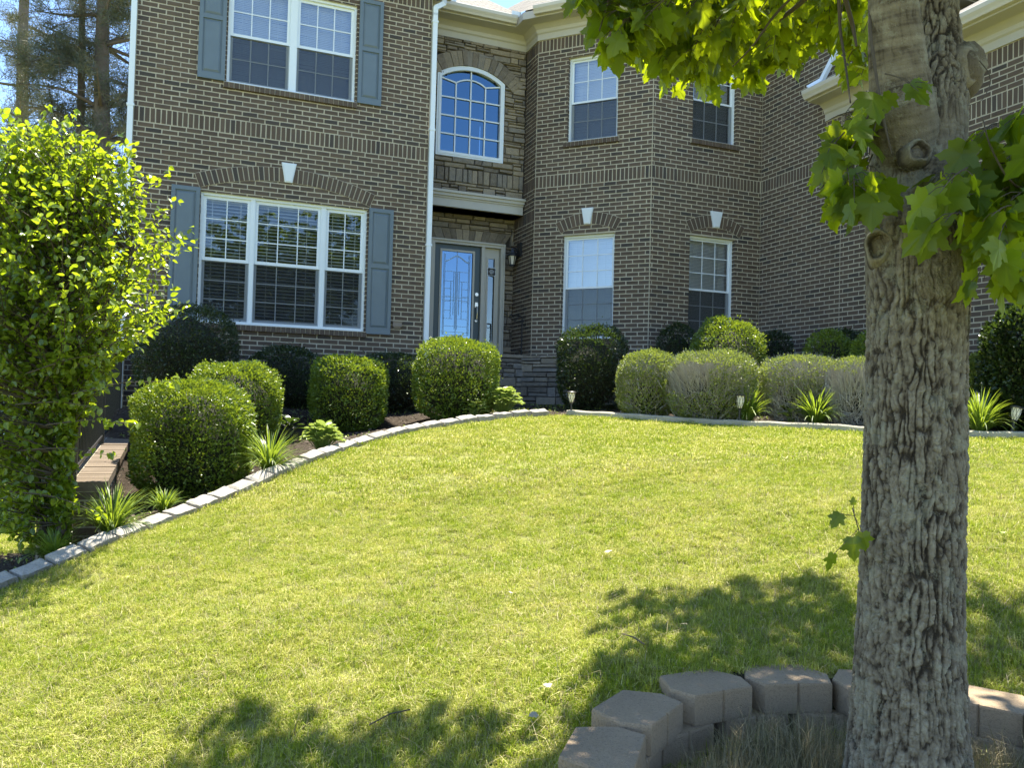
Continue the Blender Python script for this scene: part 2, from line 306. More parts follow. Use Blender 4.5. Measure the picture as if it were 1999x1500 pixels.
# ---------------------------------------------------------------- plane frames
class Pl:
    def __init__(s, O, U, N): s.O = np.asarray(O, float); s.U = np.asarray(U, float); s.N = np.asarray(N, float)
    def p(s, a, b, d=0.): return s.O+s.U*a+ZU*b+s.N*d
    def P(s, A): A = np.asarray(A, float); return s.O+A[..., 0:1]*s.U+A[..., 1:2]*ZU+A[..., 2:3]*s.N
    def box(s, mb, a0, a1, b0, b1, d0, d1, mi=0, rnd=None):
        return mb.box8([s.p(a0, b0, d1), s.p(a1, b0, d1), s.p(a1, b0, d0), s.p(a0, b0, d0), s.p(a0, b1, d1), s.p(a1, b1, d1), s.p(a1, b1, d0), s.p(a0, b1, d0)], mi, rnd)
    def ext(s, mb, poly, d0, d1, mi=0, rnd=None): return mb.prism([s.p(a, b, d0) for a, b in poly], s.N*(d1-d0), mi, rnd)
PA = Pl(-w*11.9, u, w); PS = Pl(-w*13.08, u, w); PDr = Pl(-w*13.48, u, w); PB = Pl(-w*11.1, u, w)
PW = Pl(u*8.88, -w, -u); PW2 = Pl(u*5.40, -w, -u)
_e0 = SD(5.40, 12.57); _e1 = SD(6.76, 11.1); _dv = _e1-_e0; DL = float(np.linalg.norm(_dv)); _dv /= DL; PG = Pl(_e0, _dv, (w*(_dv@u)-u*(-(_dv@w))*-1) if False else np.cross(_dv, ZU))
if PG.N[1] > 0: PG.N = -PG.N
CH = .0677; ZR = 3.66
def sub(rects, op):
    out = []
    for a0, a1, b0, b1 in rects:
        x0, x1, y0, y1 = max(a0, op[0]), min(a1, op[1]), max(b0, op[2]), min(b1, op[3])
        if x0 >= x1 or y0 >= y1: out.append((a0, a1, b0, b1)); continue
        if y0 > b0: out.append((a0, a1, b0, y0))
        if y1 < b1: out.append((a0, a1, y1, b1))
        if x0 > a0: out.append((a0, x0, y0, y1))
        if x1 < a1: out.append((x1, a1, y0, y1))
    return out
BT_F = np.array([[4, 5, 6, 7], [0, 1, 5, 4], [1, 2, 6, 5], [2, 3, 7, 6], [3, 0, 4, 7]])
def bricks_from_rects(mb, P, rects, proud=.005, jit=.0013, ch=.003, mi=0, base=-.004):
    R = np.array(rects); n = len(R)
    if not n: return
    pd = proud+rng.normal(0, .0011, n); A = np.zeros((n, 8, 3)); sa = [0, 1, 1, 0]; sb = [0, 0, 1, 1]
    for k in range(4):
        A[:, k, 0] = R[:, 0+sa[k]]; A[:, k, 1] = R[:, 2+sb[k]]; A[:, k, 2] = base
        A[:, k+4, 0] = R[:, 0+sa[k]]+(ch if sa[k] == 0 else -ch); A[:, k+4, 1] = R[:, 2+sb[k]]+(ch if sb[k] == 0 else -ch); A[:, k+4, 2] = pd
    J = rng.normal(0, jit, (n, 4, 2)); A[:, :4, :2] += J; A[:, 4:, :2] += J
    mb.add(P.P(A).reshape(-1, 3), (BT_F[None]+(np.arange(n)*8)[:, None, None]).reshape(-1, 4), mi, np.repeat(rng.random(n), 8))
def brick_field(mb, P, a0, a1, b0, b1, ops=(), belts=(), phase=0., gap=.0125):
    rects = []; k0 = int(math.floor((b0-ZR)/CH)); k1 = int(math.ceil((b1-ZR)/CH)); g = gap/2
    for k in range(k0, k1):
        y0, y1 = ZR+k*CH, ZR+(k+1)*CH; m = (y0+y1)/2
        if any(q0 < m < q1 for q0, q1 in belts): continue
        off = phase+(.1015 if k % 2 else 0); j = math.floor((a0-off)/.203)
        x = off+j*.203
        while x < a1:
            X0, X1 = max(x, a0), min(x+.203, a1); Y0, Y1 = max(y0, b0), min(y1, b1)
            if X1-X0 > .02 and Y1-Y0 > .02: rects.append((X0+g, X1-g, Y0+g, Y1-g))
            x += .203
    for q0, q1 in belts:
        x = a0
        while x < a1:
            if min(x+CH, a1)-x > .02: rects.append((x+g, min(x+CH, a1)-g, q0+g, q1-g))
            x += CH
    bk = [(a0, a1, b0, b1)]
    for o in ops: rects = sub(rects, o); bk = sub(bk, o)
    rects = [r for r in rects if r[1]-r[0] > .012 and r[3]-r[2] > .012]
    bricks_from_rects(mb, P, rects)
    for r in bk: mb.poly([P.p(r[0], r[2]), P.p(r[1], r[2]), P.p(r[1], r[3]), P.p(r[0], r[3])], 1, .5)
    for o in ops:
        if len(o) > 4: continue
        for (aa, nn) in ((o[0], P.U), (o[1], -P.U)):
            Q = Pl(P.p(aa, 0, 0), -P.N, nn); y0 = max(o[2], b0); y1 = min(o[3], b1); rr = []
            k = int(math.floor((y0-ZR)/CH))
            while ZR+k*CH < y1:
                A, B = max(ZR+k*CH, y0), min(ZR+(k+1)*CH, y1)
                if B-A > .02: rr.append((-.006, .09, A+g, B-g))
                k += 1
            bricks_from_rects(mb, Q, rr, proud=.004)
            mb.poly([Q.p(0, y0), Q.p(.14, y0), Q.p(.14, y1), Q.p(0, y1)], 1, .5)
        for bb in (o[2], o[3]): mb.poly([P.p(o[0], bb, 0), P.p(o[1], bb, 0), P.p(o[1], bb, -.14), P.p(o[0], bb, -.14)], 1, .5)
def wedge(mb, P, cx, cz, r0, r1, t0, t1, proud, gap=.0068, mi=0, base=0., steps=1):
    g0 = gap/r0; g1 = gap/r1; A = [(cx+r0*math.sin(t0+g0), cz+r0*math.cos(t0+g0)), (cx+r0*math.sin(t1-g0), cz+r0*math.cos(t1-g0)), (cx+r1*math.sin(t1-g1), cz+r1*math.cos(t1-g1)), (cx+r1*math.sin(t0+g1), cz+r1*math.cos(t0+g1))]
    P.ext(mb, A, base, proud+random.gauss(0, .001), mi)
def arch(mb, P, cx, half, zi, rise, thick, kw, cnt, proud=.0115):
    R = (half**2+rise**2)/(2*rise); cz = zi+rise-R; tm = math.asin(half/R); t0 = kw/2/R
    N = 24; pts = [(cx+R*math.sin(-tm+2*tm*i/N), cz+R*math.cos(-tm+2*tm*i/N)) for i in range(N+1)]; q = [(cx+(R+thick+.006)*math.sin(-tm+2*tm*i/N), cz+(R+thick+.006)*math.cos(-tm+2*tm*i/N)) for i in range(N+1)]
    for i in range(N): P.ext(mb, [pts[i], pts[i+1], q[i+1], q[i]], .001, .0075, 1, .5)
    for sg in (-1, 1):
        for k in range(cnt):
            a = t0+(tm-t0)*k/cnt; b = t0+(tm-t0)*(k+1)/cnt; aa, bb = (a, b) if sg > 0 else (-b, -a)
            wedge(mb, P, cx, cz, R+.004, R+thick, aa, bb, proud)
def sill(mb, P, a0, a1, z):
    P.box(mb, a0, a1, z-.079, z-.002, .0, .036, 1, .5)
    n = int(round((a1-a0)/CH)); st = (a1-a0)/n
    for k in range(n):
        x0, x1 = a0+k*st+.005, a0+(k+1)*st-.005; r = random.random()*.85
        mb.box8([P.p(x0, z-.086, .046), P.p(x1, z-.086, .046), P.p(x1, z-.086, -.06), P.p(x0, z-.086, -.06), P.p(x0, z-.012, .046), P.p(x1, z-.012, .046), P.p(x1, z+.004, -.06), P.p(x0, z+.004, -.06)], 0, r)
def keystone(P, parent, cx, z0, z1, wb, wt):
    mb = MB(); P.ext(mb, [(cx-wb/2, z0), (cx+wb/2, z0), (cx+wt/2, z1), (cx-wt/2, z1)], 0, .035)
    k = .014; P.ext(mb, [(cx-wb/2+k, z0+k), (cx+wb/2-k, z0+k), (cx+wt/2-k, z1-k), (cx-wt/2+k, z1-k)], .035, .045)
    return mb.build('keystone', M['keystone'], parent)
house = empty('brick_house', SD(3.3, 11.9, -.1), 'two storey brown brick house with stone entry, bay, white windows and dark teal front door', 'house')
GZ0 = -.9
# ---- walls
wa = [(.16, 2.45, 1.03, 2.82), (.43, 2.21, 4.37, 5.80)]
mb = MB(); brick_field(mb, PA, -.71, 3.34, GZ0, 6.17, wa, [(ZR, ZR+3*CH), (6.17-3*CH, 6.17)], .05)
arch(mb, PA, 1.31, 1.17, 2.865, .215, .195, .12, 17)
sill(mb, PA, .40, 2.24, 4.37); sill(mb, PA, .13, 2.48, 1.03)
PAl = Pl(u*-.71, -w, -u); PAr = Pl(u*3.34, -w, u)
brick_field(mb, PAl, 11.9, 19, -1.6, 6.17); brick_field(mb, PAr, 11.9, 13.5, -.3, 6.17)
mb.build('brick_wall', [M['brick'], M['mortar']], house)
wb = [(7.49, 8.37, 1.15, 2.83), (7.50, 8.36, 4.39, 5.80)]
mb = MB(); brick_field(mb, PB, 6.76, 8.88, -.2, 6.17, wb, [(ZR, ZR+3*CH), (6.17-3*CH, 6.17)], .0)
arch(mb, PB, 7.98, .475, 2.865, .125, .195, .12, 6); sill(mb, PB, 7.46, 8.40, 4.39); sill(mb, PB, 7.46, 8.40, 1.15)
mb.build('brick_wall', [M['brick'], M['mortar']], house)
wg = [(.52, 1.42, 1.12, 2.83), (.55, 1.42, 4.38, 5.80)]
mb = MB(); brick_field(mb, PG, 0, DL, .84, 6.17, wg, [(ZR, ZR+3*CH), (6.17-3*CH, 6.17)], .1)
arch(mb, PG, .96, .475, 2.865, .125, .195, .12, 6); sill(mb, PG, .50, 1.46, 4.38); sill(mb, PG, .48, 1.46, 1.12)
brick_field(mb, PW2, 12.57, 13.5, .84, 6.17, (), [(ZR, ZR+3*CH), (6.17-3*CH, 6.17), (3.12, 3.32)])
mb.build('brick_wall', [M['brick'], M['mortar']], house)
mb = MB(); brick_field(mb, PW, 9.3, 11.1, -.3, 6.17, (), [(ZR, ZR+3*CH), (6.17-3*CH, 6.17)], .06)
brick_field(mb, PW, 5.0, 9.3, -.6, 4.41, (), [(ZR, ZR+3*CH), (4.41-3*CH, 4.41)], .1)
PWf = Pl(-w*9.3, u, w); brick_field(mb, PWf, 8.88, 14, 4.3, 6.17)
mb.build('brick_wall', [M['brick'], M['mortar']], house)
# ---- stone walls
def stone_rects(a0, a1, b0, b1, ops, big=1.):
    out = []; y = b0
    while y < b1-.01:
        h = random.choice([.065, .08, .095, .11, .13])*big
        if b1-(y+h) < .05: h = b1-y
        x = a0-random.random()*.1
        while x < a1:
            wd = random.uniform(.12, .40)*big; X0, X1 = max(x, a0), min(x+wd, a1)
            if X1-X0 > .03:
                if h > .09 and random.random() < .4:
                    f = random.uniform(.4, .6); out.append((X0, X1, y, y+h*f)); xs = (X0+X1)/2 if random.random() < .3 and X1-X0 > .2 else None
                    if xs: out += [(X0, xs, y+h*f, y+h), (xs, X1, y+h*f, y+h)]
                    else: out.append((X0, X1, y+h*f, y+h))
                else: out.append((X0, X1, y, y+h))
            x += wd
        y += h
    for o in ops: out = sub(out, o)
    return [(a+.003, b-.003, c+.003, d-.003) for a, b, c, d in out if b-a > .02 and d-c > .02]
def stones(mb, P, rects, dmax=.035):
    R = np.array(rects); n = len(R); A = np.zeros((n, 8, 3)); pd = .022+rng.random(n)*dmax; sa = [0, 1, 1, 0]; sb = [0, 0, 1, 1]; c = .008
    for k in range(4):
        A[:, k, 0] = R[:, sa[k]]; A[:, k, 1] = R[:, 2+sb[k]]; A[:, k, 2] = 0
        A[:, k+4, 0] = R[:, sa[k]]+(c if sa[k] == 0 else -c); A[:, k+4, 1] = R[:, 2+sb[k]]+(c if sb[k] == 0 else -c); A[:, k+4, 2] = pd
    A[:, 4:, :2] += rng.normal(0, .004, (n, 4, 2)); A[:, 4:, 2] += rng.normal(0, .004, (n, 4))
    mb.add(P.P(A).reshape(-1, 3), (BT_F[None]+(np.arange(n)*8)[:, None, None]).reshape(-1, 4), 0, np.repeat(rng.random(n), 8))
AW = (3.785, 4.99, 4.16, 5.53, 5.73)
def arch_poly(a0, a1, b0, bs, ap, N=20):
    h = (a1-a0)/2; r = ap-bs; R = (h*h+r*r)/(2*r); cx = (a0+a1)/2; cz = ap-R; tm = math.asin(h/R)
    return [(a0, b0), (a1, b0)]+[(cx+R*math.sin(tm-2*tm*i/N), cz+R*math.cos(tm-2*tm*i/N)) for i in range(N+1)], (cx, cz, R, tm)
mb = MB(); ap, (acx, acz, aR, atm) = arch_poly(*AW)
op_arch = [(AW[0], AW[1], AW[2], AW[3])]
rr = stone_rects(3.36, 5.38, 3.56, 6.17, op_arch+[(3.36, 5.38, 3.74, 3.98), (acx-.5, acx+.5, 5.5, 5.72), (acx-.3, acx+.3, 5.7, 5.74), (3.75, 5.02, 5.74, 5.88), (4.2, 4.6, 5.9, 5.97)])
stones(mb, PS, rr)
x = 3.36
while x < 5.36:
    wd = random.uniform(.07, .14); stones(mb, PS, [(x+.003, min(x+wd, 5.38)-.003, 3.743, 3.977)], .02); x += wd
t_ = -atm-.16
while t_ < atm+.16:
    dt = random.uniform(.05, .09)/aR*1.25; wedge(mb, PS, acx, acz, aR+.002, aR+.25, t_, t_+dt, .05+random.random()*.02, .003); t_ += dt
bk = [(3.34, 5.40, 3.3, 6.17)]
for o in op_arch+[(acx-.42, acx+.42, 5.52, 5.64)]: bk = sub(bk, o)
for r in bk: mb.poly([PS.p(r[0], r[2]), PS.p(r[1], r[2]), PS.p(r[1], r[3]), PS.p(r[0], r[3])], 1)
dop = (3.88, 5.20, .5, 2.82)
rr = stone_rects(3.36, 5.40, .84, 3.30, [dop, (3.5, 5.33, 2.82, 3.04)]); stones(mb, PDr, rr)
x = 3.84
while x < 5.18:
    wd = random.uniform(.08, .14); lean = (x+wd/2-4.5)*.28
    PDr.ext(mb, [(x+.003, 2.823), (x+wd-.003, 2.823), (x+wd+(x+wd-4.5)*.20, 3.037), (x+.006+(x-4.5)*.20, 3.037)], 0, .035+random.random()*.02); x += wd
stones(mb, PDr, [(3.5, 3.66, 2.83, 2.93), (3.5, 3.66, 2.93, 3.03), (5.33, 5.39, 2.83, 3.03)])
for r in sub([(3.34, 5.42, .5, 3.35)], dop): mb.poly([PDr.p(r[0], r[2]), PDr.p(r[1], r[2]), PDr.p(r[1], r[3]), PDr.p(r[0], r[3])], 1)
mb.poly([SD(3.34, 13.08, 3.3), SD(5.4, 13.08, 3.3), SD(5.4, 13.48, 3.3), SD(3.34, 13.48, 3.3)], 1)
mb.build('stone_wall', [M['stone'], M['stonegap']], house)
# stone foot of the bay and entry porch
mb = MB(); PGf = Pl(_e0+PG.N*.09, _dv, PG.N); stones(mb, PGf, stone_rects(-.12, DL+.02, -.35, .80, [], 1.25)); PGf.box(mb, -.12, DL+.04, -.35, .80, -.3, 0, 1)
stones(mb, PGf, [(-.14+i*.36, .22+i*.36-.01, .80, .845) for i in range(6)], .03); PGf.box(mb, -.13, DL+.05, .80, .84, -.3, .03, 0, .3)
PPf = Pl(-w*12.60, u, w); stones(mb, PPf, stone_rects(3.4, 5.3, -.35, .79, [], 1.25)); PPf.box(mb, 3.38, 5.34, -.35, .80, -.9, 0, 1); PPf.box(mb, 3.36, 5.36, .80, .85, -.88, .05, 0, .2)
mb.build('stone_porch', [M['stone'], M['stonegap']], house)
# ---- cornice above door
mb = MB()
for (z0, z1, d) in ((3.30, 3.44, .07), (3.44, 3.47, .09), (3.47, 3.52, .12), (3.52, 3.56, .15)): PS.box(mb, 3.345, 5.385-(.15-d)*.2, z0, z1, -.36, d)
mb.build('cornice', M['cream'], house)
# ---- eaves
def mitre(path, off):
    pts = [np.array(p, float) for p in path]; n = len(pts); out = []
    for i in range(n):
        def seg(j):
            d = (pts[j+1]-pts[j]).astype(float); d /= np.linalg.norm(d); return d, np.array([-d[1], d[0]])
        if i == 0: d, nn = seg(0); out.append(pts[0]+nn*off)
        elif i == n-1: d, nn = seg(n-2); out.append(pts[-1]+nn*off)
        else:
            d1, n1 = seg(i-1); d2, n2 = seg(i); b = n1+n2; b /= np.linalg.norm(b); out.append(pts[i]+b*off/max(.2, b@n1))
    return out
def eave(name_mats, path, z, parent):
    # path in (s, -D) plan so that outward is to the right of travel
    for nm, prof, mt in name_mats:
        mb = MB(); L = [mitre(path, o) for o, _ in prof]; n = len(path); k = len(prof); V = []
        for i in range(n):
            for j in range(k): q = L[j][i]; V.append(SD(q[0], -q[1], z+prof[j][1]))
        F = [[i*k+j, i*k+(j+1) % k, (i+1)*k+(j+1) % k, (i+1)*k+j] for i in range(n-1) for j in range(k)]
        mb.add(V, [np.array(F), np.arange(k)[None, :], np.arange((n-1)*k, n*k)[None, ::-1]]); mb.build(nm, mt, parent)
FR = ('frieze', [(0, 0), (.025, 0), (.025, .10), (.05, .12), (.06, .17), (.12, .22), (.14, .235), (.36, .235), (.36, .36), (0, .36)], M['cream'])
GT = ('gutter', [(.365, .26), (.43, .26), (.445, .29), (.475, .33), (.485, .375), (.48, .385), (.465, .375), (.43, .30), (.375, .30), (.365, .375)], M['gutter'])
main = [(-.73, -11.9), (3.34, -11.9), (3.34, -12.4)]
ctr = [(3.36, -13.08), (5.40, -13.08), (5.40, -12.57), (6.76, -11.1), (8.88, -11.1), (8.88, -9.3), (14, -9.3)]
eave([FR, GT], main, 6.17, house); eave([FR], ctr, 6.17, house)
eave([GT], [(3.40, -13.08), (5.02, -13.08)], 6.17, house); eave([GT], [(5.46, -12.505), (6.76, -11.1), (8.86, -11.1)], 6.17, house); eave([GT], [(8.88, -10.7), (8.88, -9.3), (14, -9.3)], 6.17, house)
eave([FR, GT], [(8.88, -9.62), (8.88, -5.0)], 4.41, house)
# ---- roofs (closed prisms)
def roof(polys, parent):
    mb = MB(); uv = []
    for P in polys:
        P = np.array(P, float); mb.poly(P); a = P[1]-P[0]; a /= np.linalg.norm(a); nn = np.cross(P[1]-P[0], P[2]-P[0]); nn /= np.linalg.norm(nn); b = np.cross(nn, a)
        uv += [((p-P[0])@a, (p-P[0])@b) for p in P]
    return mb.build('roof', M['shingle'], parent, uv=uv)
def S(s, D, z): return SD(s, D, z)
ze = 6.55; E = .42
def hip(s0, s1, D0, D1, z, pitch, ridge=True):
    h = (s1-s0)/2; rz = z+h*pitch; m = (s0+s1)/2; a, b = S(m, D0+h, rz), S(m, max(D0+h+.01, D1-h), rz)
    p = [S(s0, D0, z), S(s1, D0, z), S(s1, D1, z), S(s0, D1, z)]
    return [[p[0], p[1], a], [p[1], p[2], b, a], [p[2], p[3], b], [p[3], p[0], a, b], [p[0], p[3], p[2], p[1]]]
roof(hip(-.76, 3.34+E, 11.9-E, 20.3, ze, .75), house)
zc = ze; pr = .62
roof([[S(3.0, 13.08-E, zc), S(5.3, 13.08-E, zc), S(5.3, 16.4, zc+3.7*pr), S(3.0, 16.4, zc+3.7*pr)], [S(3., 13.08-E, zc), S(3., 16.4, zc+3.7*pr), S(3., 19, zc)], [S(3., 16.4, zc+3.7*pr), S(5.3, 16.4, zc+3.7*pr), S(5.3, 19, zc), S(3., 19, zc)], [S(3., 13.08-E, zc-.01), S(3., 19, zc-.01), S(5.3, 19, zc-.01), S(5.3, 13.08-E, zc-.01)]], house)
g = mitre([(5.40, -12.57), (6.76, -11.1), (8.88, -11.1), (8.88, -9.3)], E)
q = [S(g[0][0]-.02, -g[0][1]+.1, zc), S(g[1][0], -g[1][1], zc), S(8.88-.02, 11.1-E, zc)]
apx = S(8.1, 14.6, zc+2.9); q4 = S(5.0, 16.5, zc+1.2)
roof([[q[0], q[1], apx], [q[1], q[2], apx], [q[2], S(12.5, 16, zc), apx], [q[0], apx, q4], [q[2], q[1], q[0], S(5.0, 18, zc-.02), S(13, 18, zc-.02)]], house)
roof([[S(8.88-E, 11.2, zc), S(8.88-E, 9.3-E, zc), S(12.5, 13.0, zc+2.6)], [S(8.88-E, 9.3-E, zc), S(15, 9.3-E, zc), S(15, 13, zc+2.6), S(12.5, 13, zc+2.6)], [S(8.88-E, 11.2, zc), S(12.5, 13, zc+2.6), S(12.5, 18, zc)], [S(12.5, 13, zc+2.6), S(15, 13, zc+2.6), S(15, 18, zc), S(12.5, 18, zc)]], house)
zg = 4.41+.375
roof([[S(8.88-E-.04, 9.62, zg), S(8.88-E-.04, 5.0, zg), S(12.6, 5.0, zg+2.5), S(12.6, 9.62, zg+2.5)], [S(12.6, 9.3, zg+2.5), S(12.6, 5, zg+2.5), S(16.5, 5, zg-.1), S(16.5, 9.3, zg-.1)], [S(8.5, 5.02, zg-.02), S(16.5, 5.02, zg-.02), S(12.6, 5.02, zg+2.45)], [S(8.5, 9.6, zg-.02), S(12.6, 9.3, zg+2.45), S(8.9, 9.3, zg-.02)]], house)
# ---- side and rear walls closing the volume
mb = MB()
def wallq(s0, D0, s1, D1, z0, z1): mb.poly([S(s0, D0, z0), S(s1, D1, z0), S(s1, D1, z1), S(s0, D0, z1)], 0)
wallq(-.71, 19, -.71, 20, -1.5, 6.2); wallq(-.71, 20, 15, 20, -1.5, 6.5); wallq(15, 20, 15, 9.3, -1, 6.5); wallq(16, 9.3, 16, 5, -1, 4.6); wallq(8.88, 5.0, 16, 5.0, -1, 4.75)
mb.build('rear_wall', M['mortar'], house)
mb = MB()   # interior partitions and floors seen dimly through the panes
for D_, s0, s1 in ((13.9, -.6, 3.3), (15.2, 3.4, 5.3)): mb.poly([S(s0, D_, -.3), S(s1, D_, -.3), S(s1, D_, 6.1), S(s0, D_, 6.1)])
for z_ in (.5, 3.45, 6.12):
    mb.poly([S(-.65, 12.1, z_), S(3.28, 12.1, z_), S(3.28, 14, z_), S(-.65, 14, z_)]); mb.poly([S(5.5, 13.4, z_), S(6.9, 11.3, z_), S(8.8, 11.3, z_), S(8.8, 15, z_), S(5.5, 15, z_)])
mb.poly([S(5.45, 15, .4), S(8.85, 15, .4), S(8.85, 15, 6.1), S(5.45, 15, 6.1)]); mb.poly([S(3.3, 12.1, .4), S(3.3, 14, .4), S(3.3, 14, 6.1), S(3.3, 12.1, 6.1)]); mb.poly([S(5.5, 13.2, .4), S(5.5, 15, .4), S(5.5, 15, 6.1), S(5.5, 13.2, 6.1)])
for q in ([(3.42, 13.2), (3.42, 15.2)], [(5.32, 13.6), (5.32, 15.2)]):
    (sa_, da_), (sb_, db_) = q; mb.poly([S(sa_, da_, .5), S(sb_, db_, .5), S(sb_, db_, 6.1), S(sa_, da_, 6.1)])
mb.poly([S(5.32, 13.06, 3.4), S(5.32, 13.6, 3.4), S(5.32, 13.6, 6.1), S(5.32, 13.06, 6.1)])
for z_ in (.86, 3.4, 6.1): mb.poly([S(3.42, 13.6 if z_ < 1 else 13.1, z_), S(5.32, 13.6 if z_ < 1 else 13.1, z_), S(5.32, 15.2, z_), S(3.42, 15.2, z_)])
mb.build('interior_wall', M['room'], house)
# ---- windows
def window(P, a0, a1, b0, b1, units, rail, rt, rb, slat=.05, tilt=35., rec=.055, label=None, sash=.032, fr=.036, gm='glass'):
    mb = MB(); dF = -rec
    P.box(mb, a0, a1, b0, b0+fr, dF-.08, dF+.01); P.box(mb, a0, a1, b1-fr, b1, dF-.08, dF+.01)
    P.box(mb, a0, a0+fr, b0+fr, b1-fr, dF-.08, dF+.008); P.box(mb, a1-fr, a1, b0+fr, b1-fr, dF-.08, dF+.008)
    P.box(mb, a0-.004, a1+.004, b0-.014, b0-.001, dF-.06, dF+.03)
    gl = MB(); gr = MB(); bl = MB(); scn = MB()
    for i, (s0, s1, nc) in enumerate(units):
        if i: P.box(mb, units[i-1][1], s0, b0+fr, b1-fr, dF-.075, dF+.004)
        x0, x1 = max(s0, a0+fr), min(s1, a1-fr); y0, y1 = b0+fr, b1-fr
        for (ya, yb, d) in ((rail-.018, y1, dF-.022), (y0, rail+.018, dF-.05)):
            P.box(mb, x0, x0+sash, ya, yb, d-.025, d); P.box(mb, x1-sash, x1, ya, yb, d-.025, d)
            P.box(mb, x0+sash, x1-sash, ya, ya+sash, d-.025, d-.001); P.box(mb, x0+sash, x1-sash, yb-sash, yb, d-.025, d-.001)
            gx0, gx1, gy0, gy1 = x0+sash, x1-sash, ya+sash, yb-sash
            gl.poly([P.p(gx0, gy0, d-.010), P.p(gx1, gy0, d-.010), P.p(gx1, gy1, d-.010), P.p(gx0, gy1, d-.010)])
            nr = rt if yb == y1 else rb
            for k in range(1, nc): xx = gx0+(gx1-gx0)*k/nc; P.box(gr, xx-.007, xx+.007, gy0, gy1, d-.009, d-.004)
            for k in range(1, nr): yy = gy0+(gy1-gy0)*k/nr; P.box(gr, gx0, gx1, yy-.007, yy+.007, d-.0095, d-.0035)
        scn.poly([P.p(x0+.01, y0+.01, dF-.012), P.p(x1-.01, y0+.01, dF-.012), P.p(x1-.01, rail-.02, dF-.012), P.p(x0+.01, rail-.02, dF-.012)])
        n = int((y1-y0)/slat); ca, sa = math.cos(math.radians(tilt)), math.sin(math.radians(tilt)); hw = .025 if slat > .03 else .0135
        for k in range(n):
            yy = y1-slat*(k+.5); a = hw*ca; b = hw*sa; wv = random.gauss(0, .0015)
            bl.poly([P.p(x0+.01, yy-b+wv, dF-.13+a), P.p(x1-.01, yy-b-wv, dF-.13+a), P.p(x1-.01, yy+b-wv, dF-.13-a), P.p(x0+.01, yy+b+wv, dF-.13-a)])
        for fx in (.2, .8): xx = x0+(x1-x0)*fx; P.box(bl, xx-.004, xx+.004, y0, y1, dF-.1, dF-.098)
        P.box(bl, x0+.01, x1-.01, y1-.05, y1-.0, dF-.16, dF-.10)
    o = mb.build('window', M['white'], house)
    if label: o['label'] = label
    for nm, b_, mt in (('glass', gl, gm), ('grille', gr, 'white'), ('blind', bl, 'blind'), ('screen', scn, 'screen')):
        c = b_.build(nm, M[mt], o, origin=tuple(house.location)); 
    return o
window(PA, .16, 2.45, 1.03, 2.82, [(.16, .82, 2), (.88, 1.79, 3), (1.86, 2.45, 2)], 1.91, 3, 3, .048, 32, label='wide triple window with horizontal blinds on the ground floor', rec=.045, sash=.045, gm='glasslow')
window(PA, .43, 2.21, 4.37, 5.80, [(.43, 1.27, 3), (1.37, 2.21, 3)], 5.075, 2, 2, .025, 72, label='double window on the upper floor of the left wing', rec=.045, sash=.04)
window(PB, 7.49, 8.37, 1.15, 2.83, [(7.49, 8.37, 3)], 1.97, 3, 3, .025, 70, label='ground floor window right of the bay corner', rec=.075)
window(PB, 7.50, 8.36, 4.39, 5.80, [(7.50, 8.36, 3)], 5.08, 2, 2, .025, 74, label='upper window right of the bay corner', rec=.075)
window(PG, .52, 1.42, 1.12, 2.83, [(.52, 1.42, 3)], 1.97, 3, 3, .025, 74, label='ground floor window on the angled bay wall', rec=.075)
window(PG, .55, 1.42, 4.38, 5.80, [(.55, 1.42, 3)], 5.06, 2, 2, .025, 76, label='upper window on the angled bay wall', rec=.075)
# arched window
def ring(mb, P, po, pi_, d0, d1, mi=0):
    n = len(po)
    for i in range(n):
        j = (i+1) % n; P.ext(mb, [po[i], po[j], pi_[j], pi_[i]], d0, d1, mi)
mb = MB(); po, _ = arch_poly(*AW); k = .075; pin, (icx, icz, iR, itm) = arch_poly(AW[0]+k, AW[1]-k, AW[2]+k, AW[3]-k*.55, AW[4]-k)
ring(mb, PS, po, pin, -.05, .035); k2 = .03; po2, _ = arch_poly(AW[0]+k2, AW[1]-k2, AW[2]+k2, AW[3]-k2*.6, AW[4]-k2); ring(mb, PS, po2, pin, .035, .045)
ow = mb.build('arched_window', M['white'], house); tag(ow, 'arched window set in the stone above the front door')
gl = MB(); gl.poly([PS.p(a, b, -.02) for a, b in pin]); gl.build('glass', M['glassdark'], ow, origin=tuple(house.location))
gr = MB(); x0, x1 = AW[0]+k, AW[1]-k; y0 = AW[2]+k; xs = [x0+(x1-x0)*f for f in (.25, .5, .75)]; zi = y0+.31*3+.26
def gb(a, b):   # bar
    a = np.array(a, float); b = np.array(b, float); d = b-a; d /= np.linalg.norm(d); nn = np.array([-d[1], d[0]])*.011
    PS.ext(gr, [a-nn, b-nn, b+nn, a+nn], -.015, .004)
for i, xx in enumerate(xs): gb((xx, y0), (xx, (AW[4]-k) if i == 1 else zi))
for j in (1, 2, 3): gb((x0, y0+.31*j), (x1, y0+.31*j))
hh = (xs[2]-xs[0])/2; rs = .085; R_ = (hh*hh+rs*rs)/(2*rs); tm_ = math.asin(hh/R_); arcp = [(xs[1]+R_*math.sin(-tm_+2*tm_*i/8), zi+rs-R_+R_*math.cos(-tm_+2*tm_*i/8)) for i in range(9)]
for i in range(8): gb(arcp[i], arcp[i+1])
gb(arcp[0], (x0, AW[3]-.05)); gb(arcp[-1], (x1, AW[3]-.05))
gr.build('grille', M['white'], ow, origin=tuple(house.location))
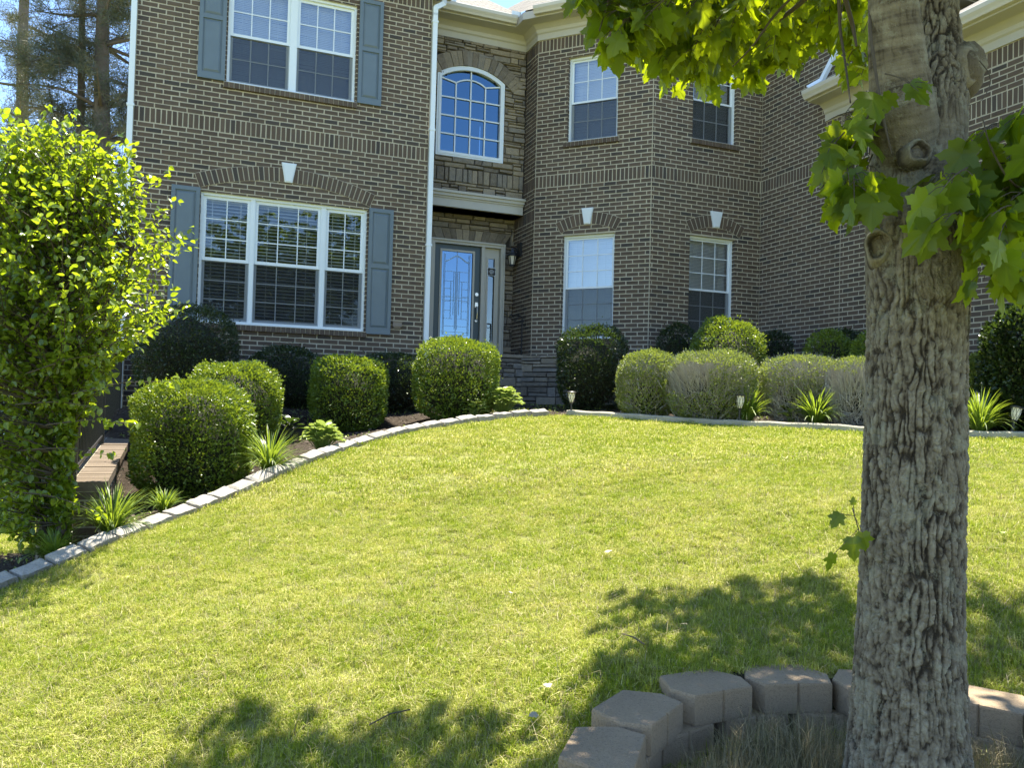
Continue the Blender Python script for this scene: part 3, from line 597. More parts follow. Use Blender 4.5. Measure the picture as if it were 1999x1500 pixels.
# ---- keystones, shutters
keystone(PA, house, 1.31, 3.075, 3.35, .10, .205); keystone(PB, house, 7.98, 2.985, 3.25, .11, .23); keystone(PG, house, .95, 2.99, 3.255, .10, .20)
def shutter(P, a0, a1, b0, b1, mid, label):
    mb = MB(); e = .05; P.box(mb, a0, a1, b0, b1, .008, .022)
    P.box(mb, a0, a0+e, b0, b1, .022, .042); P.box(mb, a1-e, a1, b0, b1, .022, .042)
    for (z0, z1) in ((b0, b0+.09), (b1-.055, b1), (mid-.03, mid+.03)): P.box(mb, a0+e, a1-e, z0, z1, .022, .041)
    for (z0, z1) in ((b0+.09, mid-.03), (mid+.03, b1-.055)):
        A = [P.p(a0+e+.012, z0+.012, .023), P.p(a1-e-.012, z0+.012, .023), P.p(a1-e-.012, z1-.012, .023), P.p(a0+e+.012, z1-.012, .023)]
        B = [P.p(a0+e+.04, z0+.04, .036), P.p(a1-e-.04, z0+.04, .036), P.p(a1-e-.04, z1-.04, .036), P.p(a0+e+.04, z1-.04, .036)]
        mb.add(A+B, np.array([[4, 5, 6, 7], [0, 1, 5, 4], [1, 2, 6, 5], [2, 3, 7, 6], [3, 0, 4, 7]]))
    for zz in (b0+.1, b1-.1):
        for aa in (a0+.02, a1-.02): P.box(mb, aa-.006, aa+.006, zz-.006, zz+.006, .042, .046)
    o = mb.build('shutter', M['shutter'], house); o['label'] = label
shutter(PA, -.21, .15, 1.0, 2.86, 2.08, 'shutter left of the triple window'); shutter(PA, 2.47, 2.83, 1.0, 2.85, 2.0, 'shutter right of the triple window')
shutter(PA, .06, .41, 4.37, 5.92, 5.23, 'shutter left of the upper double window'); shutter(PA, 2.24, 2.59, 4.37, 5.92, 5.18, 'shutter right of the upper double window')
# ---- door
mb = MB(); P = PDr; zf = .85
P.box(mb, 3.88, 3.935, zf, 2.82, -.08, .075); P.box(mb, 5.14, 5.20, zf, 2.82, -.08, .075); P.box(mb, 3.935, 5.14, 2.765, 2.82, -.08, .07)
P.box(mb, 4.785, 4.845, zf, 2.765, -.08, .06); P.box(mb, 3.865, 3.89, zf, 2.83, .0, .09); P.box(mb, 5.19, 5.215, zf, 2.83, .0, .09); P.box(mb, 3.865, 5.215, 2.81, 2.84, .0, .095)
P.box(mb, 3.935, 5.14, zf, zf+.03, -.1, .08)
dfm = mb.build('door_frame', M['cream'], house)
mb = MB(); P.box(mb, 3.937, 4.783, zf+.032, 1.13, -.045, 0.0); P.box(mb, 3.937, 4.783, 2.665, 2.763, -.045, 0); P.box(mb, 3.937, 4.06, 1.13, 2.665, -.045, 0); P.box(mb, 4.66, 4.783, 1.13, 2.665, -.045, 0)
door = mb.build('front_door', M['door'], house); door['label'] = 'dark teal front door with tall leaded glass panel'
HO = tuple(house.location)
mb = MB()
for r in ((4.045, 4.08, 1.115, 2.68), (4.64, 4.675, 1.115, 2.68)): P.box(mb, *r, -.01, .016)
for r in ((4.08, 4.64, 1.115, 1.15), (4.08, 4.64, 2.645, 2.68)): P.box(mb, *r, -.01, .0155)
mb.build('glass_frame', M['cream'], door, origin=HO)
mb = MB(); mb.poly([P.p(4.08, 1.15, -.012), P.p(4.64, 1.15, -.012), P.p(4.64, 2.645, -.012), P.p(4.08, 2.645, -.012)]); mb.build('glass', M['glassdoor'], door, origin=HO)
mb = MB(); cx = 4.36
def cm(x0, y0, x1, y1, wd=.006):
    if abs(x1-x0) < 1e-6: P.box(mb, x0-wd/2, x0+wd/2, y0, y1, -.011, -.003)
    else: P.box(mb, x0, x1, y0-wd/2, y0+wd/2, -.011, -.0035)
for sg in (-1, 1):
    cm(cx+sg*.215, 1.2, cx+sg*.215, 2.6); cm(cx+sg*.235, 1.2, cx+sg*.235, 2.6)
    for zz, xa in ((2.30, .03), (2.13, .06), (2.0, .10), (1.87, .10), (1.78, .10), (1.62, .10), (1.48, .06), (1.35, .03)): cm(min(cx+sg*xa, cx+sg*.215), zz, max(cx+sg*xa, cx+sg*.215), zz)
    cm(cx+sg*.10, 1.48, cx+sg*.10, 2.13); cm(cx+sg*.05, 1.55, cx+sg*.05, 2.30); cm(cx+sg*.02, 1.3, cx+sg*.02, 2.30)
    for i in range(8):
        f0, f1 = i/8, (i+1)/8; zz = lambda f: 2.46+.10*(.5+.5*math.cos(math.pi*f))
        P.ext(mb, [(cx+sg*.215*f0, zz(f0)), (cx+sg*.215*f1, zz(f1)), (cx+sg*.215*f1, zz(f1)+.022), (cx+sg*.215*f0, zz(f0)+.022)], -.011, -.004)
cm(cx, 1.15, cx, 2.64, .008); cm(4.1, 1.25, 4.62, 1.25); cm(4.125, 1.2, 4.595, 1.2); cm(4.1, 1.80, 4.62, 1.80); cm(4.1, 1.85, 4.62, 1.85)
mb.build('glass_caming', m_simple('pewter_came', (.24, .33, .42), .35, .3), door, origin=HO)
mb = MB()
def dial(z, r): 
    c = P.p(4.725, z, .0); n = 14; mb.prism([c+P.U*r*math.cos(2*math.pi*i/n)+ZU*r*math.sin(2*math.pi*i/n) for i in range(n)], P.N*.02)
dial(1.93, .032); mb.build('deadbolt', M['metal'], door, origin=HO); mb = MB(); dial(1.745, .03); dial(1.47, .022); P.box(mb, 4.70, 4.75, 1.70, 1.79, 0, .015)
mb.tube([P.p(4.725, 1.72, .01), P.p(4.728, 1.69, .055), P.p(4.73, 1.6, .06), P.p(4.728, 1.5, .05), P.p(4.725, 1.47, .01)], .011)
mb.build('handle', M['metal'], door, origin=HO)
mb = MB(); P.box(mb, 4.847, 4.92, zf+.03, 2.763, -.05, -.01); P.box(mb, 5.06, 5.138, zf+.03, 2.763, -.05, -.01); P.box(mb, 4.92, 5.06, 2.58, 2.763, -.05, -.01); P.box(mb, 4.92, 5.06, zf+.03, 1.12, -.05, -.01)
for r in ((4.905, 4.93, 1.1, 2.6), (5.05, 5.075, 1.1, 2.6)): P.box(mb, *r, -.01, .008)
sl = mb.build('sidelight', M['cream'], house); mb = MB(); mb.poly([P.p(4.92, 1.12, -.03), P.p(5.06, 1.12, -.03), P.p(5.06, 2.58, -.03), P.p(4.92, 2.58, -.03)]); mb.build('glass', m_glass('sidelight_glass', .12, (.5, .6, .7)), sl, origin=HO)
# dim hallway behind the door glass
mb = MB(); mb.poly([S(3.9, 14.6, .8), S(5.2, 14.6, .8), S(5.2, 14.6, 2.9), S(3.9, 14.6, 2.9)]); mb.build('hallway_wall', M['room'], house)
# plaque on the sidelight
mb = MB(); cxp, czp = 4.99, 2.35
pl = [(-.075, -.045), (-.055, -.07), (0, -.06), (.055, -.07), (.075, -.045), (.065, 0), (.075, .045), (.055, .07), (0, .06), (-.055, .07), (-.075, .045), (-.065, 0)]
P.ext(mb, [(cxp+a*1.12, czp+b*1.12) for a, b in pl], .01, .016, 0); P.ext(mb, [(cxp+a, czp+b) for a, b in pl], .016, .02, 1)
for j, (wd_, zz) in enumerate(((.045, .03), (.07, .008), (.06, -.012), (.04, -.03))):
    x = cxp-wd_/1.6
    while x < cxp+wd_/1.6-.01: l = random.uniform(.008, .02); P.box(mb, x, x+l, czp+zz-.004, czp+zz+.004, .02, .0215, 0); x += l+.005
pq = mb.build('door_plaque', [M['white'], M['black']], origin=P.p(cxp, czp, .01)); tag(pq, 'small dark scalloped plaque with pale border hanging on the narrow glass beside the front door', 'plaque')
# ---- downspouts
def downspout(pts, P, label, wd=.07):
    mb = MB(); pts = [np.array(p) for p in pts]
    for a, b in zip(pts[:-1], pts[1:]):
        d = (b-a)/np.linalg.norm(b-a); x = np.cross(d, P.N); x /= np.linalg.norm(x); y = np.cross(x, d); a2 = a-d*.012; b2 = b+d*.012
        r = lambda c: [c-x*wd/2-y*.028, c+x*wd/2-y*.028, c+x*wd/2+y*.028, c-x*wd/2+y*.028]
        mb.box8(r(a2)+r(b2))
        L = np.linalg.norm(b-a)
        if L > 2:
            for f in (.02, .35, .7):
                q = a+d*L*f; x2 = x*(wd/2+.012); mb.box8([q-x2-y*.032, q+x2-y*.032, q+x2+y*.033, q-x2+y*.033]+[q-x2-y*.032+d*.03, q+x2-y*.032+d*.03, q+x2+y*.033+d*.03, q-x2+y*.033+d*.03])
    o = mb.build('downspout', M['white'], house); o['label'] = label
downspout([PA.p(3.62, 6.42, -.30), PA.p(3.52, 6.12, -.02), PA.p(3.375, 6.0, .045), PA.p(3.375, 5.9, .045), PA.p(3.375, .9, .045), PA.p(3.38, .2, .05)], PA, 'white downspout at the right corner of the left wing')
downspout([PA.p(-.745, 6.42, .3), PA.p(-.745, 6.1, .05), PA.p(-.745, -.3, .05)], PA, 'white downspout at the left corner of the house')
Pq = Pl(u*8.80, -w, -u); downspout([Pq.p(9.05, 6.1, .0), Pq.p(9.07, 5.75, -.05), Pq.p(9.45, 4.93, .18), Pq.p(9.55, 4.83, .33)], Pq, 'slanting white downspout resting on the garage roof')
# gutter splash guards
mb = MB()
for a in (3.78, 4.92): mb.box8([PS.p(a, 6.53, .47), PS.p(a+.16, 6.53, .47), PS.p(a+.16, 6.53, .44), PS.p(a, 6.53, .44), PS.p(a, 6.62, .47), PS.p(a+.16, 6.62, .47), PS.p(a+.16, 6.62, .44), PS.p(a, 6.62, .44)]); mb.build('splash_guard', M['white'], house); mb = MB()

# vent by the shutter
mb = MB(); PA.box(mb, 2.87, 3.0, 1.13, 1.2, .006, .05); PA.box(mb, 2.885, 2.985, 1.105, 1.13, .006, .03); PA.box(mb, 2.86, 3.01, 1.2, 1.212, .006, .06)
mb.build('wall_vent', m_simple('weathered_vent', (.24, .2, .16), .7), house)
# lantern
Lp = at(1000, 506, (SD(5.25, 13.2))[1]); Lq = SD(5.25, 13.2, Lp[2]); Lq = np.array([Lp[0], Lp[1], Lp[2]])
lamp = empty('wall_lantern', Lq, 'black wall lantern with frosted glass on the brick beside the front door', 'lantern')
mb = MB(); c = Lq; dn = -u
mb.lathe(c+[0, 0, -.125], [(.045, 0), (.045, .012), (.055, .02), (.05, .03)], 6)
mb.lathe(c+[0, 0, .06], [(.105, -.01), (.105, .0), (.06, .05), (.05, .09), (.02, .10), (.015, .125), (.005, .13)], 6)
for k in range(6):
    t_ = 2*math.pi*k/6; mb.tube([c+[.052*math.cos(t_), .052*math.sin(t_), -.1], c+[.082*math.cos(t_), .082*math.sin(t_), .055]], .006, 4)
bk_ = SD(5.39, 13.15, c[2]+.13); PWm = Pl(u*5.39, -w, -u)
PWm.box(mb, 13.06, 13.22, c[2]+.04, c[2]+.28, 0, .03); mb.tube([bk_, (bk_+c)/2+[0, 0, .12], c+[0, 0, .18]], .012, 6)
mb.build('lantern_frame', M['black'], lamp)
mb = MB(); mb.lathe(c+[0, 0, -.095], [(.038, 0), (.066, .145)], 6); mb.build('lamp_glass', M['lampglass'], lamp)
# porch handrail
hr = empty('porch_handrail', SD(5.05, 12.65, .85), 'thin black iron handrail standing on the stone porch right of the door', 'handrail')
mb = MB(); z1 = 1.52; mb.tube([S(5.02, 12.62, z1-.06), S(5.02, 12.60, z1-.01), S(5.05, 12.65, z1), S(5.3, 12.75, z1-.01)], .012, 6); mb.tube([S(5.3, 12.75, z1), S(5.3, 12.75, .85)], .013, 6)
mb.tube([S(5.05, 12.66, z1-.06), S(5.15, 12.69, z1-.11), S(5.29, 12.74, z1-.07)], .006, 5); mb.tube([S(5.1, 12.67, z1-.02), S(5.16, 12.69, z1-.1), S(5.22, 12.72, z1-.02)], .005, 5); mb.tube([S(5.07, 12.66, .93), S(5.3, 12.75, .93)], .009, 5)
mb.build('rail', M['black'], hr)
# ---------------------------------------------------------------- edging pavers and curb
def resample(pl, step):
    pl = np.array(pl); d = np.r_[0, np.cumsum(np.linalg.norm(np.diff(pl[:, :2], axis=0), axis=1))]; n = int(d[-1]/step); s_ = np.arange(n+1)*step
    return np.c_[np.interp(s_, d, pl[:, 0]), np.interp(s_, d, pl[:, 1])]
def smooth_line(pl, it=3):
    pl = resample(pl, .1)
    for _ in range(it*6): pl[1:-1] = (pl[:-2]+2*pl[1:-1]+pl[2:])/4
    return pl
def paver_mesh(name, L, Wd, H, mat, seed):
    r = np.random.default_rng(seed); nx, ny = 10, 6; mb = MB(); V = []; 
    xs = np.linspace(-L/2, L/2, nx); ys = np.linspace(-Wd/2, Wd/2, ny)
    X, Y = np.meshgrid(xs, ys); ex = np.minimum(np.minimum(X+L/2, L/2-X), np.minimum(Y+Wd/2, Wd/2-Y)); Zt = H-.012*np.exp(-ex/.010)+(fbm(np.c_[X.ravel()*18, Y.ravel()*18, np.full(X.size, seed*3.)], 3).reshape(X.shape)-.5)*.022
    top = np.c_[X.ravel(), Y.ravel(), Zt.ravel()]; i = np.arange(nx*ny).reshape(ny, nx)
    mb.add(top, np.c_[i[:-1, :-1].ravel(), i[:-1, 1:].ravel(), i[1:, 1:].ravel(), i[1:, :-1].ravel()])
    per = list(i[0])+list(i[1:, -1])+list(i[-1, :-1][::-1])+list(i[1:-1, 0][::-1]); n = len(per); tp = top[per]; md = tp.copy(); md[:, :2] *= 1.03; md[:, 2] -= .02; md[:, :2] += r.normal(0, .0035, (n, 2)); bt = md.copy(); bt[:, 2] = -.10; bt[:, :2] += r.normal(0, .002, (n, 2))
    V = np.vstack([tp, md, bt]); F = [[k, (k+1) % n, n+(k+1) % n, n+k] for k in range(n)]+[[n+k, n+(k+1) % n, 2*n+(k+1) % n, 2*n+k] for k in range(n)]
    mb.add(V, np.array(F)); return mb
pl = smooth_line(edge)
step = .228; pts = resample(pl, step); PROT = []
for k in range(5):
    o = paver_mesh('edging_paver', .206, .14, .055, M['edge'], k).build('edging_paver', M['edge'], origin=(0, 0, 0)); PROT.append(o)
used = [False]*5; NPV = len(pts)-1; import itertools
plist = []
for i in range(NPV):
    a, b = pts[i], pts[i+1]; c = (a+b)/2; k = random.randrange(5)
    if not used[k]: o = PROT[k]; used[k] = True
    else: o = PROT[k].copy(); COL.objects.link(o)
    za, zb = float(gz(a[0], a[1], False)), float(gz(b[0], b[1], False)); d = np.r_[b-a, zb-za]; d /= np.linalg.norm(d); n_ = np.array([-d[1], d[0], 0]); n_ /= np.linalg.norm(n_); up = np.cross(d, n_)
    up = up-n_*random.gauss(.12, .05)-d*random.gauss(0, .05); up /= np.linalg.norm(up); n2 = np.cross(up, d)
    from mathutils import Matrix
    R = Matrix([[d[0], n2[0], up[0]], [d[1], n2[1], up[1]], [d[2], n2[2], up[2]]]); o.matrix_world = Matrix.Translation((c[0], c[1], (za+zb)/2+.025+random.gauss(0, .006))) @ R.to_4x4()
    f = i/NPV; o['group'] = 'pale pavers edging the planting bed'; o['category'] = 'paver'; plist.append((o, f))
    where = 'beside the small tree at the lower left' if f < .22 else 'in the shade of the leftmost lit clipped bush' if f < .42 else 'between the spiky plant and the pale hosta' if f < .66 else 'below the clipped bushes in front of the window' if f < .84 else 'near the path light at the top of the lawn'
    o['label'] = 'pale rough edging paver '+where
for i, (o, f) in enumerate(plist):
    if not any(o is p for p in PROT): pass
mb = MB(); cl = smooth_line(curb, 2); n = len(cl); V = []
for i in range(n):
    a = cl[max(0, i-1)]; b = cl[min(n-1, i+1)]; d = (b-a)/np.linalg.norm(b-a); nn = np.array([-d[1], d[0]]); z = float(gz(cl[i][0], cl[i][1], False))
    for off, dz in ((-.075, -.15), (-.075, .05), (-.062, .062), (.06, .066), (.07, .05), (.07, -.15)): V.append([*(cl[i]+nn*off), z+dz+.003*math.sin(i*1.7)])
F = [[i*6+j, i*6+j+1, (i+1)*6+j+1, (i+1)*6+j] for i in range(n-1) for j in range(5)]; mb.add(V, np.array(F)); tag(mb.build('kerb', M['curb'], smooth=False), kind='structure')
# ---------------------------------------------------------------- retaining wall and railing
RWA, RWB = 7.0, 11.85
tz = lambda D: -.66+(D-RWA)*.065
rw = empty('retaining_wall', SD(-.74, RWA, -1.2), 'low brown brick retaining wall with brick cap running back from the leaves to the house corner', 'wall')
mb = MB(); Pf = Pl(-w*RWA, u, w); Pr_ = Pl(u*-.52, -w, u); Plf = Pl(u*-.96, -w, -u)
def wallstrip(P, a0, a1, zt):
    rects = []
    for k in range(16):
        y1 = zt-k*CH; off = .1015 if k % 2 else 0; x = a0-off
        while x < a1:
            X0, X1 = max(x, a0), min(x+.203, a1)
            if X1-X0 > .02: rects.append((X0+.005, X1-.005, y1-CH+.005, y1-.005))
            x += .203
    bricks_from_rects(mb, P, rects)
wallstrip(Pf, -.95, -.53, tz(RWA)-.075); Pf.box(mb, -.95, -.53, -1.8, tz(RWA)-.075, -.3, .0, 1)
V = [S(-.52, RWA, -1.8), S(-.52, RWB, -1.5), S(-.96, RWB, -1.5), S(-.96, RWA, -1.8), S(-.52, RWA, tz(RWA)-.07), S(-.52, RWB, tz(RWB)-.07), S(-.96, RWB, tz(RWB)-.07), S(-.96, RWA, tz(RWA)-.07)]; mb.box8(V, 1)
for P_ in (Pr_, Plf):
    D = RWA
    while D < RWB:
        for k in range(12):
            y1 = tz(D+.1)-.075-k*CH; o_ = .1 if k % 2 else 0; bricks_from_rects(mb, P_, [(D+.005+o_*0, D+.198, y1-CH+.005, y1-.005)])
        D += .203
mb.build('brick_face', [M['brick'], M['mortar']], rw)
M['capbrick'] = m_concrete('worn_cap_brick', (.135, .10, .075), (.21, .165, .12), (.32, .28, .22))
mb = MB(); D = RWA-.03
while D < RWB:
    for (s0, s1) in ((-.985, -.745), (-.735, -.495)):
        j = random.gauss(0, .002); z = tz(D); z2 = tz(D+.0677); mb.box8([S(s0, D+.007, z-.07), S(s1, D+.007, z-.07), S(s1, D+.062, z2-.07), S(s0, D+.062, z2-.07), S(s0, D+.005, z+j), S(s1, D+.005, z+j), S(s1, D+.060, z2+j), S(s0, D+.060, z2+j)], rnd=random.random())
    D += .0677
mb.box8([S(-.97, RWA-.02, tz(RWA)-.068), S(-.51, RWA-.02, tz(RWA)-.068), S(-.51, RWB, tz(RWB)-.068), S(-.97, RWB, tz(RWB)-.068), S(-.97, RWA-.02, tz(RWA)-.007), S(-.51, RWA-.02, tz(RWA)-.007), S(-.51, RWB, tz(RWB)-.007), S(-.97, RWB, tz(RWB)-.007)], 1)
mb.build('cap', [M['capbrick'], M['mortar']], rw)
rl = empty('iron_railing', SD(-.74, RWA+.03, tz(RWA)), 'black iron railing with thin balusters standing on the brick retaining wall', 'railing')
mb = MB(); D0_, D1_ = RWA+.06, 11.75; H = .93
rb = lambda D, z0, z1, hw=.02: mb.box8([S(-.74-hw, D-hw, z0), S(-.74+hw, D-hw, z0), S(-.74+hw, D+hw, z0), S(-.74-hw, D+hw, z0), S(-.74-hw, D-hw, z1), S(-.74+hw, D-hw, z1), S(-.74+hw, D+hw, z1), S(-.74-hw, D+hw, z1)])
mb2 = MB()
for D in (D0_, (D0_+D1_)/2, D1_): 
    mb = MB(); rb(D, tz(D)-.03, tz(D)+H-.02, .024); mb.build('post', M['black'], rl)
D = D0_+.11
while D < D1_-.05:
    mb = MB(); rb(D, tz(D)+.09, tz(D)+H-.05, .0075); mb.build('baluster', M['black'], rl); D += .112
for nm, h0, h1, hw in (('top_rail', H-.03, H+.012, .030), ('bottom_rail', .07, .095, .014)):
    mb = MB(); mb.box8([S(-.74-hw, D0_-.03, tz(D0_)+h0), S(-.74+hw, D0_-.03, tz(D0_)+h0), S(-.74+hw, D1_, tz(D1_)+h0), S(-.74-hw, D1_, tz(D1_)+h0), S(-.74-hw, D0_-.03, tz(D0_)+h1), S(-.74+hw, D0_-.03, tz(D0_)+h1), S(-.74+hw, D1_, tz(D1_)+h1), S(-.74-hw, D1_, tz(D1_)+h1)])
    mb.build(nm, m_simple('worn_black_rail_top', (.05, .05, .05), .35) if nm == 'top_rail' else M['black'], rl)
# ---------------------------------------------------------------- ring of wall blocks round the maple
BLK = [(-.118, -.0), (-.006, 0), (0, .008), (.006, 0), (.118, 0), (.15, .085), (.105, .2), (-.105, .2), (-.15, .085)]
def block_proto():
    mb = MB(); n = len(BLK); lv = [(-.002, .0, .985), (.006, .0, 1.0), (.094, .0, 1.0), (.101, .0, .975)]
    c = np.array([0, .09]); V = []
    for z, _, s_ in lv:
        for p in BLK: q = c+(np.array(p)-c)*s_; V.append([q[0], q[1], z])
    F = [[i*n+j, i*n+(j+1) % n, (i+1)*n+(j+1) % n, (i+1)*n+j] for i in range(3) for j in range(n)]
    mb.add(V, [np.array(F), np.arange(3*n, 4*n)[None], np.arange(n)[None, ::-1]]); return mb
bp = block_proto().build('retaining_wall_block', M['block'], origin=(0, 0, 0)); first = True
def put_block(th, z, label, dr=0., rot=0., tilt=0.):
    global first
    o = bp if first else bp.copy()
    if not first: COL.objects.link(o)
    first = False
    r = WELLR+dr-.09; c = WELL+np.array([math.sin(th), math.cos(th)])*r   # front face looks to the centre
    o.location = (c[0], c[1], z); o.scale = (1.045, 1.05, 1.0); o.rotation_euler = (tilt, 0, -th+rot); tag(o, label, 'concrete block', 'concrete blocks ringing the maple tree')
ZT = -1.035
labs = {-3: 'lowest upper block of the ring cut by the bottom edge of the picture', -2: 'steeply turned upper block next to the lowest one on the left arc', -1: 'upper block just left of the large level one, sunspot on its corner', 0: 'largest looking upper block at the top of the arc with a round sunspot', 1: 'upper block half hidden behind the left side of the maple trunk', 2: 'upper block hidden behind the maple trunk', 3: 'upper block just right of the maple trunk with a bright streak', 4: 'upper block at the right edge beyond the one beside the trunk'}
ang = {-3: -1.30, -2: -.90, -1: -.495, 0: -.085, 1: .31, 2: .69, 3: 1.04, 4: 1.42}
for k, a in ang.items(): put_block(a, ZT+(.0 if k > -2 else -.012*(-k-1)), labs[k], rot=random.gauss(0, .04)+(.12 if k == 1 else 0), dr=random.gauss(0, .008))
for a in (1.80, 2.18, -1.70): put_block(a, ZT-.02, 'upper block of the ring outside the picture', rot=random.gauss(0, .03))
for j, a in enumerate((-1.1, -.72, -.30, .08, .46, .8, 1.14, 1.5)):
    put_block(a, ZT-.103, ['lower course block under the lower left end of the ring', 'lower course block beneath the steeply turned upper block', 'lower course block left of the dark gap under the largest upper block', 'lower course block right of the dark gap under the largest upper block', 'lower course block hidden behind the maple trunk', 'lower course block behind the right side of the trunk', 'lower course block right of the trunk in deep shade', 'lower course block at the right edge in deep shade'][j], rot=random.gauss(0, .03), dr=.004)
# ---------------------------------------------------------------- leaf templates
DIA = (np.array([[0, 0, 0], [-.28, .45, .07], [0, 1, -.05], [.28, .45, .07], [0, .5, -.02]]), [np.array([[0, 4, 1], [1, 4, 2], [0, 3, 4], [4, 3, 2]])])
OVL = (np.array([[0, 0, 0], [-.24, .14, .05], [-.34, .42, .07], [-.22, .72, .02], [0, 1., -.12], [.22, .72, .02], [.34, .42, .07], [.24, .14, .05], [0, .42, -.03], [0, .75, -.06]]), [np.array([[0, 8, 2, 1], [8, 9, 3, 2], [0, 7, 6, 8], [8, 6, 5, 9]]), np.array([[9, 4, 3], [9, 5, 4]])])
def maple_t():
    h = [(0, 0), (.10, -.05), (.22, -.07), (.31, .02), (.42, .05), (.38, .16), (.35, .24), (.44, .29), (.47, .36), (.60, .47), (.48, .50), (.41, .56), (.30, .50), (.21, .58), (.29, .68), (.24, .72), (.21, .84), (.11, .90), (0, 1.08)]
    P = h+[(-a, b) for a, b in h[1:-1][::-1]]; V = [(0, .30, 0)]+[(a, b, 0) for a, b in P]; V = np.array(V, float)
    V[:, 2] = -.16*np.abs(V[:, 0])-.22*np.clip(V[:, 1]-.3, 0, 2)**2+.02*np.sin(V[:, 1]*9); V[0, 2] = .02
    n = len(P); return V, [np.array([[0, i+1, (i+1) % n+1] for i in range(n)])]
MAP = maple_t()
NDL = (np.array([[0, 0, 0], [-.012, .0, 0], [0, 1, -.05]]), [np.array([[0, 1, 2]])])
def frames(tip, nrm):
    y = tip/np.linalg.norm(tip, axis=1)[:, None]; x = np.cross(y, nrm); x /= np.linalg.norm(x, axis=1)[:, None]+1e-9; z = np.cross(x, y)
    return np.stack([x, y, z], axis=2)
def runit(n):
    v = rng.normal(size=(n, 3)); return v/np.linalg.norm(v, axis=1)[:, None]
def leaves(mb, T, tip, nrm, size, tmpl, mi=0, rnd=None, curl=.0):
    Mx = frames(tip, nrm)*np.asarray(size).reshape(-1, 1, 1); mb.rep(tmpl[0], tmpl[1], Mx, T, mi, rnd)
